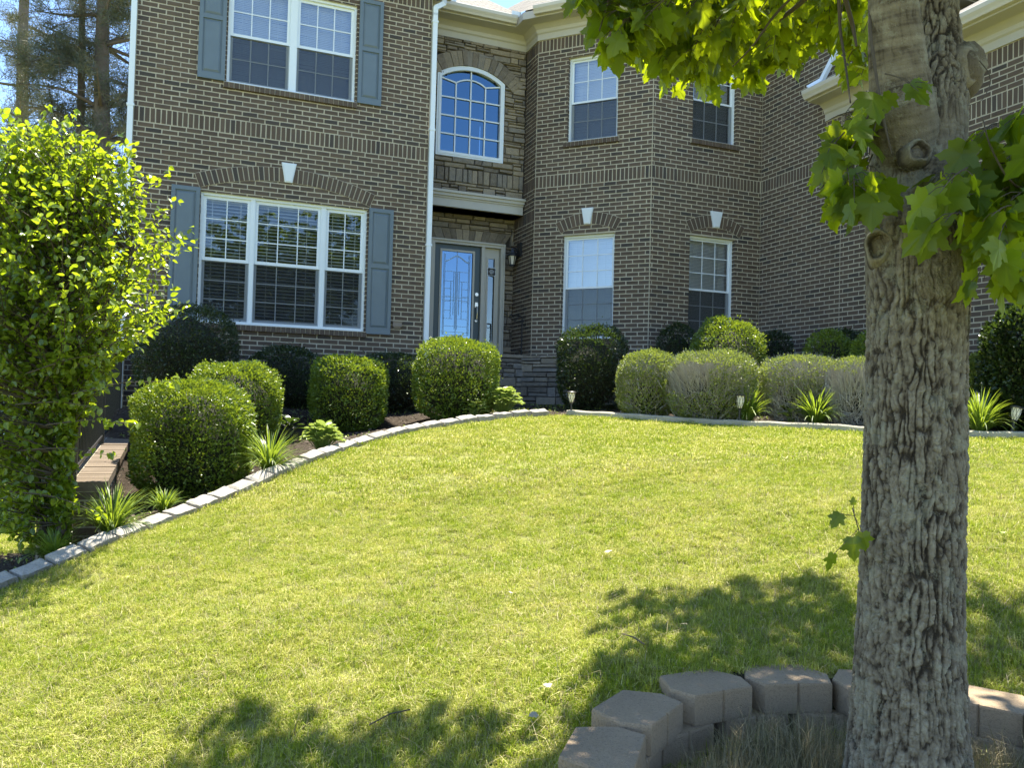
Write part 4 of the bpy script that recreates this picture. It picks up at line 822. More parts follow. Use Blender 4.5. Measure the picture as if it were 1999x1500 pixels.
# ---------------------------------------------------------------- clipped bushes
def bush_surf(n, rx, ry, h, sq=3.2, flat=.0, bulge=.55):
    # points on a superellipsoid dome, widest at bulge*h, tucked in at the ground
    d = runit(n); e = sq; r = (np.abs(d[:, 0])**e+np.abs(d[:, 1])**e*1.0+np.abs(d[:, 2])**e)**(-1/e); r2 = (d[:, 0]**2+d[:, 1]**2)**.5
    p = d*r[:, None]*.93+d*.07; rho = np.hypot(p[:, 0], p[:, 1]); lim = 1.0; k = np.where(rho > lim, lim/rho, 1); p[:, 0] *= k; p[:, 1] *= k
    z = np.where(p[:, 2] > 0, p[:, 2]*(1-bulge), p[:, 2]*bulge)+bulge
    return p, z
def make_bush(name, px, Y, wpx, top, bot, mat, label, cat='bush', group=None, n=11000, sz=.034, sq=2.7, ecc=1., twigs=0., seed=0, dens=1., tmpl=DIA):
    c = at(px, bot, Y); gzv = float(gz(c[0], c[1])); zt = at(px, top, Y)[2]; zb = min(gzv, c[2]); h = zt-zb; rx = wpx/2/FPX*Y*1.0; ry = rx*ecc
    base = np.array([c[0], c[1], zb]); o = empty(name, base, label, cat, group)
    p, z = bush_surf(n, rx, ry, h, sq); sh_ = 1-np.abs(rng.normal(0, .035, n))-(rng.random(n)**3)*.10; lump = 1+(fbm(p*2.4+seed*7.7, 4)-.5)*.26; sh_ = np.where(rng.random(n) < .012, sh_+rng.uniform(.04, .13, n), sh_)
    P = np.c_[p[:, 0]*rx*sh_*lump, p[:, 1]*ry*sh_*lump, z*h*(1-(1-sh_)*.6)*(1+(lump-1)*.7)]+base
    nr = np.c_[p[:, 0]/rx, p[:, 1]/ry, p[:, 2]/h]; nr /= np.linalg.norm(nr, axis=1)[:, None]; up = np.array([0, 0, .55])
    tip = nr+up+rng.normal(0, .55, (n, 3)); nm = nr*.8+np.array([0, 0, .7])+rng.normal(0, .6, (n, 3))
    mb = MB(); keep = rng.random(n) < dens
    if twigs: keep &= (fbm(P*2.6+seed, 3)+.16*(z > .86)*(rng.random(n) < .7)) > .55-(.26*(1-twigs))
    leaves(mb, P[keep], tip[keep], nm[keep], sz*rng.uniform(.6, 1.25, keep.sum()), tmpl); mb.build('foliage', M[mat], o)
    # inner twigs
    mb = MB(); nt = 260 if not twigs else int(6500*twigs)
    q, zz = bush_surf(nt, rx, ry, h, sq); k = rng.uniform(.86, .99, nt) if not twigs else rng.uniform(.84, 1.07, nt)
    E_ = np.c_[q[:, 0]*rx*k, q[:, 1]*ry*k, zz*h*k]+base
    if not twigs: S0 = base+np.c_[q[:, 0]*rx*.1, q[:, 1]*ry*.1, zz*h*.15]
    else: S0 = base+np.c_[q[:, 0]*rx*k*.72, q[:, 1]*ry*k*.72, zz*h*k*.72]+rng.normal(0, .05, (nt, 3))
    d = E_-S0; L = np.linalg.norm(d, axis=1); Mx = frames(d, runit(nt)); wd_ = (.006 if not twigs else .0036); tv = np.array([[-1, 0, 0], [1, 0, 0], [.3, 1, 0], [-.3, 1, 0], [0, 0, -1], [0, 0, 1], [0, 1, .3], [0, 1, -.3]], float)
    Mx[:, :, 0] *= wd_; Mx[:, :, 2] *= wd_; Mx[:, :, 1] *= L[:, None]
    mb.rep(tv, [np.array([[0, 1, 2, 3], [4, 5, 6, 7]])], Mx, S0); mb.build('branches', M['greytwig' if twigs else 'twig'], o)
    if not twigs or twigs < .5 or True:    # solid dark core added to stop light passing straight through
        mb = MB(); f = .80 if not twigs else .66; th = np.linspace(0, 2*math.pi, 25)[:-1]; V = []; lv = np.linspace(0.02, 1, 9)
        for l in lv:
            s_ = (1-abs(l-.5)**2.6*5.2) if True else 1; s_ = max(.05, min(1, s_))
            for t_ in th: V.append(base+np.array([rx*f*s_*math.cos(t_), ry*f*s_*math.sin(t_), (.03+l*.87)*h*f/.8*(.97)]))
        n2 = 24; F = [[i*n2+j, i*n2+(j+1) % n2, (i+1)*n2+(j+1) % n2, (i+1)*n2+j] for i in range(8) for j in range(n2)]; mb.add(V, [np.array(F), np.arange(8*n2, 9*n2)[None]]); mb.build('inner_core', M['inner'], o, smooth=True)
    return o
t = NT('dark_inner_core'); nz = t.noise(35, 5, t.obj(), .7); M['inner'] = t.done(t.pbsdf(color=t.ramp(nz, [(.35, (.012, .012, .006)), (.55, (.03, .035, .012)), (.7, (.055, .07, .02))]), rough=.9, normal=t.bump(nz, 1., .05)))
gl_, gs_ = 'clipped round bushes in the sun', 'clipped dark bushes in the shade by the wall'
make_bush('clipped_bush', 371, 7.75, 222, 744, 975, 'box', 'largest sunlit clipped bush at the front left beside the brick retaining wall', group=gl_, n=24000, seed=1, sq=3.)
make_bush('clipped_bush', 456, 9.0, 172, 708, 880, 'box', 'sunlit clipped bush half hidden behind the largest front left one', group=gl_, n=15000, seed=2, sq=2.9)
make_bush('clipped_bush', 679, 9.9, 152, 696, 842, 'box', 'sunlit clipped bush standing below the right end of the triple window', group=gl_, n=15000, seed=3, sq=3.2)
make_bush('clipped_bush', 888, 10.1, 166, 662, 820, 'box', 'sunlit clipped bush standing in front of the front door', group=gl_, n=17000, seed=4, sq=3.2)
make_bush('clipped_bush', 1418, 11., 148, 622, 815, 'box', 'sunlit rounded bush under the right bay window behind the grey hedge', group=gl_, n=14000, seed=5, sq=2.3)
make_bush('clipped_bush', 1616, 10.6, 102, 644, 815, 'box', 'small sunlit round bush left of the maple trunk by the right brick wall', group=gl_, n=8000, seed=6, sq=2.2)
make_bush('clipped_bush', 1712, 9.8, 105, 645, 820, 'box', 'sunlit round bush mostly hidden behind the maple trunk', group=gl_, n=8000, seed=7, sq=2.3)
make_bush('clipped_bush', 360, 10.0, 188, 596, 775, 'box_shade_dark', 'large dark bush under the left end of the triple window', group=gs_, n=14000, seed=8, sq=2.6)
make_bush('clipped_bush', 556, 11.1, 146, 676, 815, 'box_shade_dark', 'dark bush under the middle of the triple window', group=gs_, n=10000, seed=9, sq=2.4)
make_bush('clipped_bush', 768, 11.5, 134, 690, 808, 'box_shade_dark', 'dark bush near the wall between the two right sunlit bushes of the left bed', group=gs_, n=10000, seed=10, sq=3.2)
make_bush('clipped_bush', 1154, 10.9, 138, 642, 803, 'box_shade_dark', 'tall dark bush under the angled bay window behind the path light', group=gs_, n=14000, seed=11, sq=3.2)
make_bush('clipped_bush', 1320, 12.2, 86, 632, 800, 'box_shade_dark', 'dark bush against the bay corner left of the sunlit rounded bush', group=gs_, n=8000, seed=12, sq=2.4)
make_bush('clipped_bush', 1512, 12.3, 70, 644, 800, 'box_shade_dark', 'small dark bush in the corner of the bay and the right brick wall', group=gs_, n=7000, seed=13, sq=2.4)
make_bush('clipped_bush', 1655, 11.2, 70, 645, 812, 'box_shade_dark', 'dark bush against the right brick wall behind the small sunlit one', group=gs_, n=6000, seed=14, sq=2.4)
gh = 'grey twiggy hedges behind the kerb'
make_bush('twiggy_hedge', 1262, 9.75, 118, 688, 818, 'hedge', 'leafiest twiggy hedge at the left end of the row, next to the tall dark bush', 'hedge', gh, 12000, .030, 2.9, twigs=.22, seed=21)
make_bush('twiggy_hedge', 1384, 9.45, 182, 688, 822, 'hedge', 'wide twiggy hedge in front of the sunlit rounded bush, bare at its right end', 'hedge', gh, 17000, .028, 2.9, twigs=.52, seed=22)
make_bush('twiggy_hedge', 1562, 9.35, 165, 695, 822, 'hedge', 'twiggy hedge between the two bright strappy plants', 'hedge', gh, 12000, .026, 2.9, twigs=.62, seed=27)
make_bush('twiggy_hedge', 1680, 8.9, 150, 702, 838, 'hedge', 'barest grey hedge beside the maple trunk', 'hedge', gh, 12000, .024, 2.9, twigs=.85, seed=24)
make_bush('leafy_shrub', 1920, 8.75, 110, 698, 838, 'hedge', 'light green leafy shrub right of the maple trunk', 'shrub', None, 7000, .045, 2.6, seed=25, tmpl=OVL)
make_bush('leafy_shrub', 2005, 8.25, 165, 600, 850, 'box_shade_dark', 'tall glossy dark shrub at the right edge of the picture', 'shrub', None, 16000, .045, 2.4, seed=26, tmpl=OVL)
make_bush('evergreen_shrub', 40, 15., 420, 430, 850, 'box_shade_dark', 'tall dark evergreen shrubs seen through the small tree at the far left', 'shrub', None, 9000, .09, 2.6, seed=31, tmpl=OVL)
# ---------------------------------------------------------------- strappy plants and hostas
def strap_strip(mb, base, az, L, arch_, wd_, seg=7, rnd=None, fold=.2):
    dh = np.array([math.cos(az), math.sin(az), 0]); sd = np.array([-math.sin(az), math.cos(az), 0]); V = []; a = math.radians(arch_[0]); p = base.copy(); st = L/seg
    for i in range(seg+1):
        f = i/seg; ww = wd_*(math.sin(math.pi*min(1, (f*.88+.12)))**.6 if f < 1 else .02); V += [p-sd*ww/2, p+sd*ww/2]
        ang_ = a+math.radians(arch_[1])*f**1.3; p = p+(dh*math.sin(ang_)+ZU*math.cos(ang_))*st
    F = [[2*i, 2*i+1, 2*i+3, 2*i+2] for i in range(seg)]; mb.add(V, np.array(F), 0, random.random() if rnd is None else rnd)
def strappy(px, bot, Y, rpx, top, label, mat='lily', n=260, wd_=.010, name='strappy_plant', group='strappy plants along the bed edge'):
    c = at(px, bot, Y); c[2] = float(gz(c[0], c[1])); H_ = at(px, top, Y)[2]-c[2]; o = empty(name, c, label, 'plant', group); mb = MB(); R_ = rpx/FPX*Y
    for i in range(n):
        az = random.uniform(0, 2*math.pi); t_ = random.random(); L = (H_*1.0+R_*.3)*random.uniform(.7, 1.1); b = c+np.array([math.cos(az), math.sin(az), 0])*R_*.18*random.random()
        strap_strip(mb, b, az, L, (5+t_*38, 35+t_*75), wd_*random.uniform(.7, 1.2))
    mb.build('foliage', M[mat], o)
strappy(525, 925, 7.6, 50, 838, 'spiky green plant between the largest front left bush and the pale edging')
strappy(218, 1052, 6.1, 68, 955, 'dark green strappy plant at the foot of the brick retaining wall', n=260)
strappy(105, 1105, 5.75, 75, 1045, 'dark low strappy plant under the small tree at the lower left', n=220)
strappy(320, 1010, 6.75, 60, 965, 'low dark strappy plant in the shade below the largest front left bush', n=160)
strappy(1458, 822, 9.15, 40, 762, 'bright green strappy plant beside the dark path light in front of the hedge', n=210, wd_=.013)
strappy(1592, 830, 8.85, 44, 764, 'bright yellow green strappy plant left of the maple trunk at the kerb', n=240, wd_=.013)
strappy(1912, 845, 8.05, 46, 765, 'bright strappy plant right of the maple trunk', n=230, wd_=.014)
def hosta(px, bot, Y, rpx, top, label, n=85, mat='hosta', ls=.115, group='hostas along the bed edge'):
    c = at(px, bot, Y); c[2] = float(gz(c[0], c[1])); H_ = at(px, top, Y)[2]-c[2]; R_ = rpx/FPX*Y; o = empty('hosta', c, label, 'plant', group); mb = MB()
    for i in range(n):
        f = (i+.5)/n; az = i*2.4+random.gauss(0, .2); rr = R_*f**.55*.8; el = 1-f; b = c+np.array([math.cos(az)*rr*.55, math.sin(az)*rr*.55, H_*(.35+.5*el)]); ls_ = ls*random.uniform(.75, 1.15); dh = np.array([math.cos(az), math.sin(az), 0]); sd = np.array([-math.sin(az), math.cos(az), 0]); V = []; ns = 6; a = math.radians(random.uniform(15, 50)*(el)+50*(1-el)+10); p = b.copy()
        for k in range(ns+1):
            g_ = k/ns; ww = ls_*.72*math.sin(math.pi*min(.98, g_*.80+.16))**.9*(1.0 if g_ < .9 else .4); V += [p-sd*ww/2+ZU*.014, p, p+sd*ww/2+ZU*.014]; aa = a+g_*1.1; p = p+(dh*math.sin(aa)+ZU*math.cos(aa))*ls_/ns
        F = [[3*k+j, 3*k+j+1, 3*k+4+j, 3*k+3+j] for k in range(ns) for j in (0, 1)]; mb.add(V, np.array(F)); mb.tube([c+dh*.02, (c+b)/2+dh*.01, b], .0035, 4, rnd=.2)
    mb.build('foliage', M[mat], o)
hosta(628, 885, 8.25, 56, 826, 'pale green broad leaved hosta beside the edging below the triple window')
hosta(980, 805, 9.95, 62, 755, 'pale green broad leaved hosta beside the door bush and the stone porch', n=100, ls=.13)
hosta(925, 812, 9.75, 28, 782, 'small young hosta at the foot of the door bush', n=14, ls=.13)
hosta(565, 845, 9.2, 30, 815, 'small dark hosta in the shade between two sunlit bushes', n=16, ls=.12, mat='box_shade_dark')  # darker leaf tone stands in for the shade it grows in
hosta(1545, 822, 9.1, 32, 790, 'low pale hosta between the two bright strappy plants', n=14, ls=.14)
# low ground cover specks in the bed
mb = MB(); n = 9000; px_ = rng.uniform(-6, 9, n*3); py_ = rng.uniform(5, 13, n*3); ok = is_bed(px_, py_) & (fbm(np.c_[px_*1.1, py_*1.1, 0*px_+4], 3) > .52); px_, py_ = px_[ok][:n], py_[ok][:n]; T = np.c_[px_, py_, gz(px_, py_)+.004]; k = len(T)
leaves(mb, T, rng.normal(0, 1, (k, 3))+[0, 0, .9], runit(k)+[0, 0, 1.5], rng.uniform(.02, .05, k), DIA); tag(mb.build('ground_cover', M['hedge']), kind='stuff')
mb = MB(); n = 16000; px_ = rng.uniform(-6, 9, n); py_ = rng.uniform(5, 13.4, n); ok = is_bed(px_, py_); px_, py_ = px_[ok], py_[ok]; k = len(px_); T = np.c_[px_, py_, gz(px_, py_)+.006]
leaves(mb, T, rng.normal(0, 1, (k, 3))*[1, 1, .25], runit(k)*.4+[0, 0, 1], rng.uniform(.02, .06, k), DIA); tag(mb.build('mulch_chips', m_simple('mulch_chip', (.10, .075, .055), .9, var=.6, scale=6)), kind='stuff')
# ---------------------------------------------------------------- path lights
def path_light(px, bot, Y, top, label, tilt=0.):
    c = at(px, bot, Y); c[2] = float(gz(c[0], c[1])); h = at(px, top, Y)[2]-c[2]; o = empty('path_light', c, label, 'path light', 'solar path lights along the bed')
    mb = MB(); mb.tube([c-[0, 0, .05], c+[0, 0, h*.55]], .011, 8); mb.build('stake', M['black'], o)
    mb = MB(); mb.lathe(c+[0, 0, h*.93], [(.058, -.006), (.06, .004), (.05, .010), (.02, .016), (.001, .017)], 18); mb.lathe(c+[0, 0, h*.52], [(.012, -.01), (.022, .0), (.026, .008), (.014, .016)], 12)
    mb.build('cap', m_simple('worn_black_plastic', (.035, .035, .035), .35), o)
    mb = MB(); mb.lathe(c+[0, 0, 0], [(.022, h*.54), (.030, h*.60), (.040, h*.75), (.046, h*.92)], 14); mb.build('lens', M['lampglass'], o)
    mb = MB()
    for k in range(8):
        for sg in (-1, 1):
            pts = []
            for j in range(6):
                f = j/5; r = .024+.024*f**.8; a = 2*math.pi*k/8+sg*f*.75; pts.append(c+[r*math.cos(a), r*math.sin(a), h*(.54+.385*f)])
            mb.tube(pts, .0022, 4)
    mb.build('cage', M['black'], o); o.rotation_euler = (0, tilt, 0)
path_light(1115, 807, 9.75, 763, 'black solar path light in front of the tall dark bush where the pavers end')
path_light(1442, 824, 8.95, 768, 'dark path light standing against the bright strappy plant', .05)
path_light(1972, 846, 7.85, 790, 'leaning path light at the right edge before the glossy shrub', .22)
# ---------------------------------------------------------------- maple: trunk
maple = empty('maple_tree', (1.12, 2.3, -1.12), 'large maple in the foreground with furrowed grey bark and overhanging sunlit leaves', 'tree')
_jit = rng.random((256, 3))
def worley(p):
    i = np.floor(p).astype(int); f1 = np.full(p.shape[:-1], 9.); f2 = f1.copy()
    for dx in (-1, 0, 1):
        for dy in (-1, 0, 1):
            for dz in (-1, 0, 1):
                c = i+[dx, dy, dz]; h = _perm[(_perm[(_perm[c[..., 0] & 255]+c[..., 1]) & 255]+c[..., 2]) & 255]; d = np.sqrt(((c+_jit[h]-p)**2).sum(-1)); f2 = np.minimum(f2, np.maximum(f1, d)); f1 = np.minimum(f1, d)
    return f2-f1
def limb(mb, keys, nseg, nth, rough, seed, smooth_top=False):
    K = np.array(keys, float); t_ = np.linspace(0, 1, nseg); kt = np.linspace(0, 1, len(K)); C = np.c_[[np.interp(t_, kt, K[:, j]) for j in range(3)]].T; R_ = np.interp(t_, kt, K[:, 3]); Ro = np.interp(t_, kt, K[:, 4])
    for _ in range(int(nseg/len(K)*.5)): C[1:-1] = (C[:-2]+C[1:-1]*2+C[2:])/4; R_[1:-1] = (R_[:-2]+R_[1:-1]*2+R_[2:])/4
    th = np.linspace(0, 2*math.pi, nth+1)[:-1]; T = np.gradient(C, axis=0); T /= np.linalg.norm(T, axis=1)[:, None]
    X = np.cross(T, [0, 1., 0]); X /= np.linalg.norm(X, axis=1)[:, None]; Y_ = np.cross(T, X)
    D_ = X[:, None]*np.cos(th)[None, :, None]+Y_[:, None]*np.sin(th)[None, :, None]; zz = C[:, None, 2]+0*th[None]
    q = np.stack([D_[..., 0]*R_[:, None], D_[..., 1]*R_[:, None], zz], -1)
    lump = (fbm(q*[7, 7, 2.2]+seed, 3)-.5)*.09
    warp = (fbm(q*[9, 9, 7]+seed+5, 3)-.5)*.075
    s1 = q.copy(); s1[..., 0] += warp; s1[..., 1] += warp[::1]
    a3 = fbm(q*[55, 55, 60]+seed, 4); wv = (fbm(q*[26, 26, 14]+seed+9, 3)-.5)*.022; s2 = q.copy(); s2[..., 0] += warp*.55+wv; s2[..., 1] += warp*.55-wv; s2[..., 2] += (fbm(q*[20, 20, 6]+seed+2, 3)-.5)*.06
    e1 = worley(s2*[50, 50, 5.0]+seed); e2 = worley(s2*[78, 78, 34]+seed*2); e3 = worley(s2*[150, 150, 90]+seed*3); a4 = fbm(s2*[120, 120, 60]+seed, 3)
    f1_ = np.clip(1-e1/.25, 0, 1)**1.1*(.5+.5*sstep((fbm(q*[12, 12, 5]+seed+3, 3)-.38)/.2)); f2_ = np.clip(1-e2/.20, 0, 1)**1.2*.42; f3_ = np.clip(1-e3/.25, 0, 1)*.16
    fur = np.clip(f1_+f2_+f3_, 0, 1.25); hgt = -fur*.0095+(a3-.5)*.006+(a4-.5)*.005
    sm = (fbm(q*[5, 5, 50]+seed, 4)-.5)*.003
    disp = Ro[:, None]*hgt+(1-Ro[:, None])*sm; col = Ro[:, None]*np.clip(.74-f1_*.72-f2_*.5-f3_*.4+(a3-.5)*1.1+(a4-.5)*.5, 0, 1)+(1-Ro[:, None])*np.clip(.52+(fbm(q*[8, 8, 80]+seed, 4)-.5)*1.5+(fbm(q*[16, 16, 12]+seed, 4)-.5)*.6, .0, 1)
    r = R_[:, None]*(1+lump)+disp; V = C[:, None]+D_*r[..., None]
    i = np.arange(nseg*nth).reshape(nseg, nth); i2 = np.roll(i, -1, axis=1); F = np.c_[i[:-1].ravel(), i2[:-1].ravel(), i2[1:].ravel(), i[1:].ravel()]
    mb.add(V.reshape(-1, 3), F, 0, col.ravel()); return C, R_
def cx_(px, y, Z): return at(px, y, Z)
mb = MB(); TK = []
for y, xc, hw, Z, ro in ((1680, 1772, 165, 2.28, 1), (1600, 1772, 142, 2.29, 1), (1500, 1771, 121, 2.3, 1), (1400, 1773, 111, 2.3, 1), (1300, 1774, 105, 2.3, 1), (1200, 1776, 100, 2.3, 1), (1100, 1779, 98, 2.3, 1), (1000, 1781, 97, 2.3, 1), (900, 1784, 97, 2.3, 1), (800, 1786, 96, 2.3, 1), (700, 1788, 97, 2.3, 1), (600, 1788, 97, 2.3, .9), (520, 1786, 97, 2.3, .6), (450, 1786, 96, 2.3, .75), (380, 1786, 95, 2.3, .4), (300, 1792, 92, 2.3, .35), (250, 1797, 88, 2.3, .7), (200, 1803, 84, 2.33, .8), (100, 1820, 58, 2.38, .95), (0, 1822, 46, 2.40, .95), (-120, 1830, 44, 2.42, .9), (-400, 1850, 42, 2.5, .8), (-900, 1900, 36, 2.6, .6)):
    p = cx_(xc, y, Z); TK.append((*p, hw/FPX*Z*.955, ro))
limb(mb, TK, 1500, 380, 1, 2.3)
SK = []
for y, xc, hw, Z, ro in ((420, 1785, 42, 2.33, .1), (330, 1778, 58, 2.27, .3), (250, 1766, 62, 2.23, .25), (180, 1758, 58, 2.2, .2), (100, 1750, 52, 2.18, .2), (0, 1743, 45, 2.15, .25), (-150, 1735, 42, 2.12, .2), (-500, 1700, 38, 2.1, .4), (-1000, 1640, 32, 2.2, .4)):
    p = cx_(xc, y, Z); SK.append((*p, hw/FPX*Z, ro))
limb(mb, SK, 420, 160, .1, 8.1)
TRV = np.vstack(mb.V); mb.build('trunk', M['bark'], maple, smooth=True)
def surf(px, py):
    r = ray(px, py); r = r/np.linalg.norm(r); t_ = TRV@r; d = np.linalg.norm(TRV-t_[:, None]*r, axis=1); ok = d < .006; return r*np.median(np.sort(t_[ok])[:5])
def scar(px, py, Z, rx, ry, nrm, bulge=0., name='branch_scar'):
    n_ = np.array(nrm, float); n_ /= np.linalg.norm(n_); c = (at(px, py, Z) if Z else surf(px, py))+n_*bulge; x = np.cross([0, 0, 1.], n_); x /= np.linalg.norm(x); y = np.cross(n_, x); mb = MB(); nt, prof = 40, [(0, -.004), (.2, -.002), (.38, -.008), (.5, -.012), (.6, -.002), (.72, .012), (.84, .014), (.95, .006), (1.05, -.006), (1.2, -.02), (1.3, -.03)]
    V = []
    for r, h in prof:
        for k in range(nt):
            a = 2*math.pi*k/nt; j = 1+.06*math.sin(3*a+px)+.04*math.sin(5*a); dz = (vnoise(np.array([r*6*math.cos(a)+px, r*6*math.sin(a), px*.1]))-.5)*.006; V.append(c+x*rx*r*j*math.cos(a)+y*ry*r*j*math.sin(a)+n_*(h+dz+0))
    F = [[i*nt+k, i*nt+(k+1) % nt, (i+1)*nt+(k+1) % nt, (i+1)*nt+k] for i in range(len(prof)-1) for k in range(nt)]; cr = np.repeat([.62, .5, .7, .45, .12, .35, .78, .82, .6, .2, .05][:len(prof)], nt)+rng.normal(0, .06, nt*len(prof)); mb.add(V, [np.array(F)], 0, np.clip(cr, 0, 1)); mb.build(name, M['bark'], maple, smooth=True)
def vert_n(px, py, Zc, nx): return None
scar(1716, 480, 0, 27/FPX*2.2, 37/FPX*2.2, (-.62, -.80, .05), .003)
scar(1787, 301, 0, 26/FPX*2.2, 24/FPX*2.2, (-.02, -1, .1), .016)
mb = MB(); kc = at(1876, 140, 2.34); V = []; nt = 28
for i in range(13):
    ph = math.pi*i/12
    for k in range(nt): a = 2*math.pi*k/nt; d = np.array([math.sin(ph)*math.cos(a), math.sin(ph)*math.sin(a), math.cos(ph)]); V.append(kc+d*np.array([.062, .07, .082])*(1+(vnoise(d*3+9.)-.5)*.35))
mb.add(V, np.array([[i*nt+k, i*nt+(k+1) % nt, (i+1)*nt+(k+1) % nt, (i+1)*nt+k] for i in range(12) for k in range(nt)]), 0, .35); mb.build('burl', M['bark'], maple, smooth=True)
scar(1886, 131, 2.295, 27/FPX*2.3, 40/FPX*2.3, (.55, -.83, .05), .006)
# vine-like ridge on the right flank and upper shoulder around the middle scar
mb = MB(); mb.tube([at(1893, 590, 2.24), at(1888, 640, 2.235), at(1876, 700, 2.215), at(1868, 760, 2.20), at(1872, 850, 2.20)], [.004, .008, .010, .008, .002], 8, rnd=.12); mb.build('bark_seam', M['bark'], maple, smooth=True)
# ---------------------------------------------------------------- maple: branches and leaves
brs = MB(); lv = MB(); AN = []
def curve(pts, n=14):
    P_ = np.array(pts, float); t_ = np.linspace(0, 1, n); k = np.linspace(0, 1, len(P_)); C = np.c_[[np.interp(t_, k, P_[:, j]) for j in range(3)]].T
    for _ in range(3): C[1:-1] = (C[:-2]+2*C[1:-1]+C[2:])/4
    return C
def twig_leaves(C, r0, nl, size=.085, spread=.05, start=.25, dark=None):
    brs.tube(C, np.linspace(r0, r0*.35, len(C)), 6, cap=False)
    d = (C[-1]-C[0]); d /= np.linalg.norm(d)
    for i in range(nl):
        f = start+(1-start)*(i+random.random()*.6)/nl; p = C[min(len(C)-1, int(f*(len(C)-1)))]; sd = runit(1)[0]; sd[2] = abs(sd[2])*.3-.05
        q = p+sd*random.uniform(.4, 1.)*spread+d*.01; q[2] -= .012; brs.tube([p, (p+q)/2+ZU*.006, q], .0011, 4, cap=False, rnd=.9)
        tip = sd*.55+np.array([0, 0, -.85])+rng.normal(0, .25, 3); AN.append((q, tip, sd*.3+runit(1)[0]*1.1+ZU*.25, size*random.uniform(.5, 1.25)))
def cluster_poly(poly, n, Z0, Z1, size, toward, r=.0022, nl=5, tl=.13):
    P_ = np.array(poly, float); x0, y0 = P_.min(0); x1, y1 = P_.max(0); c = 0; tr = 0
    while c < n and tr < n*60:
        tr += 1; x = random.uniform(x0, x1); y = random.uniform(y0, y1); ins = False; j = len(P_)-1
        for i in range(len(P_)):
            if (P_[i, 1] > y) != (P_[j, 1] > y) and x < (P_[j, 0]-P_[i, 0])*(y-P_[i, 1])/(P_[j, 1]-P_[i, 1])+P_[i, 0]: ins = not ins
            j = i
        if not ins: continue
        c += 1; Z = random.uniform(Z0, Z1); e = at(x, y, Z)+ZU*size*.6; tw = np.array(toward)-e; tw /= np.linalg.norm(tw); s_ = e+tw*tl*random.uniform(.7, 1.3)+runit(1)[0]*.03
        twig_leaves(curve([s_, (s_+e)/2+ZU*.015, e], 6), r, nl, size)
fork = at(1745, -60, 2.3)
# left drooping bunch, band under the top edge, big leaves beside and behind the trunk
cluster_poly([(1105, -40), (1250, -40), (1250, 60), (1225, 140), (1180, 150), (1150, 110), (1115, 80)], 40, 2.7, 3.0, .078, (1.6, 2.9, 2.6))
cluster_poly([(1230, -30), (1710, -30), (1710, 90), (1670, 110), (1600, 100), (1560, 120), (1490, 195), (1445, 135), (1400, 155), (1350, 195), (1300, 200), (1265, 160), (1228, 165)], 250, 2.9, 4.3, .080, (1.4, 2.6, 3.0))
cluster_poly([(1235, 30), (1700, 30), (1690, 80), (1600, 100), (1500, 175), (1300, 180), (1235, 150)], 110, 4.5, 5.2, .085, (1.4, 3.6, 3.6))
cluster_poly([(1240, 60), (1700, 60), (1620, 110), (1480, 190), (1350, 190), (1240, 150)], 80, 3.4, 4.6, .085, (1.4, 2.6, 3.4))
cluster_poly([(1640, 110), (1700, 110), (1700, 190), (1655, 200)], 8, 2.5, 3.4, .082, (1.5, 2.7, 2.4))
cluster_poly([(1655, 205), (1700, 200), (1700, 520), (1672, 470), (1600, 420), (1590, 360), (1575, 300), (1620, 260)], 26, 2.0, 2.25, .080, tuple(at(1700, 200, 2.2)), nl=3, tl=.10)
cluster_poly([(1880, 330), (1999, 260), (2120, 240), (2120, 640), (1990, 610), (1920, 590), (1850, 490), (1800, 440), (1830, 380)], 62, 1.75, 2.15, .088, tuple(at(2150, 200, 2.3)), nl=4, tl=.12)
cluster_poly([(1740, 200), (1800, 195), (1830, 215), (1760, 225)], 2, 2.0, 2.05, .06, tuple(at(1735, 160, 2.1)), nl=2, tl=.08)
cluster_poly([(1860, 5), (1890, 0), (1895, 20), (1870, 25)], 1, 2.2, 2.3, .075, tuple(at(1900, -80, 2.3)), nl=2, tl=.08)
for pts, r in (([(1745, -80, 2.3), (1640, -70, 2.6), (1560, 10, 2.9), (1490, 60, 3.1), (1430, 75, 3.2), (1380, 90, 3.3)], .012), ([(1600, -60, 2.7), (1510, 30, 2.9), (1470, 90, 2.95), (1430, 130, 3.0)], .006), ([(1640, -40, 2.4), (1665, 50, 2.5), (1672, 90, 2.5)], .009), ([(1636, -40, 2.5), (1640, 60, 2.55), (1650, 120, 2.5), (1660, 200, 2.35)], .006), ([(1240, -80, 2.8), (1190, -10, 2.8), (1170, 60, 2.8)], .006), ([(1700, -50, 2.2), (1698, 60, 2.15), (1712, 160, 2.1), (1728, 250, 2.08), (1740, 300, 2.1)], .0055), ([(1715, 170, 2.1), (1690, 240, 2.1), (1640, 330, 2.1), (1600, 370, 2.1)], .0035), ([(2150, 120, 2.1), (2000, 380, 2.0), (1960, 340, 1.95), (1930, 280, 1.95), (1918, 230, 1.95)], .004), ([(2150, 420, 2.0), (1999, 400, 1.98), (1930, 400, 1.95), (1880, 370, 1.95)], .004), ([(1912, 118, 2.25), (1930, 140, 2.25), (1935, 160, 2.22), (1920, 195, 2.2), (1890, 206, 2.2)], .0018), ([(1350, 60, 3.2), (1300, 110, 3.2), (1270, 130, 3.2)], .004)):
    C = curve([at(*p) for p in pts], 24); brs.tube(C, np.linspace(r, r*.4, len(C)), 7, cap=False)
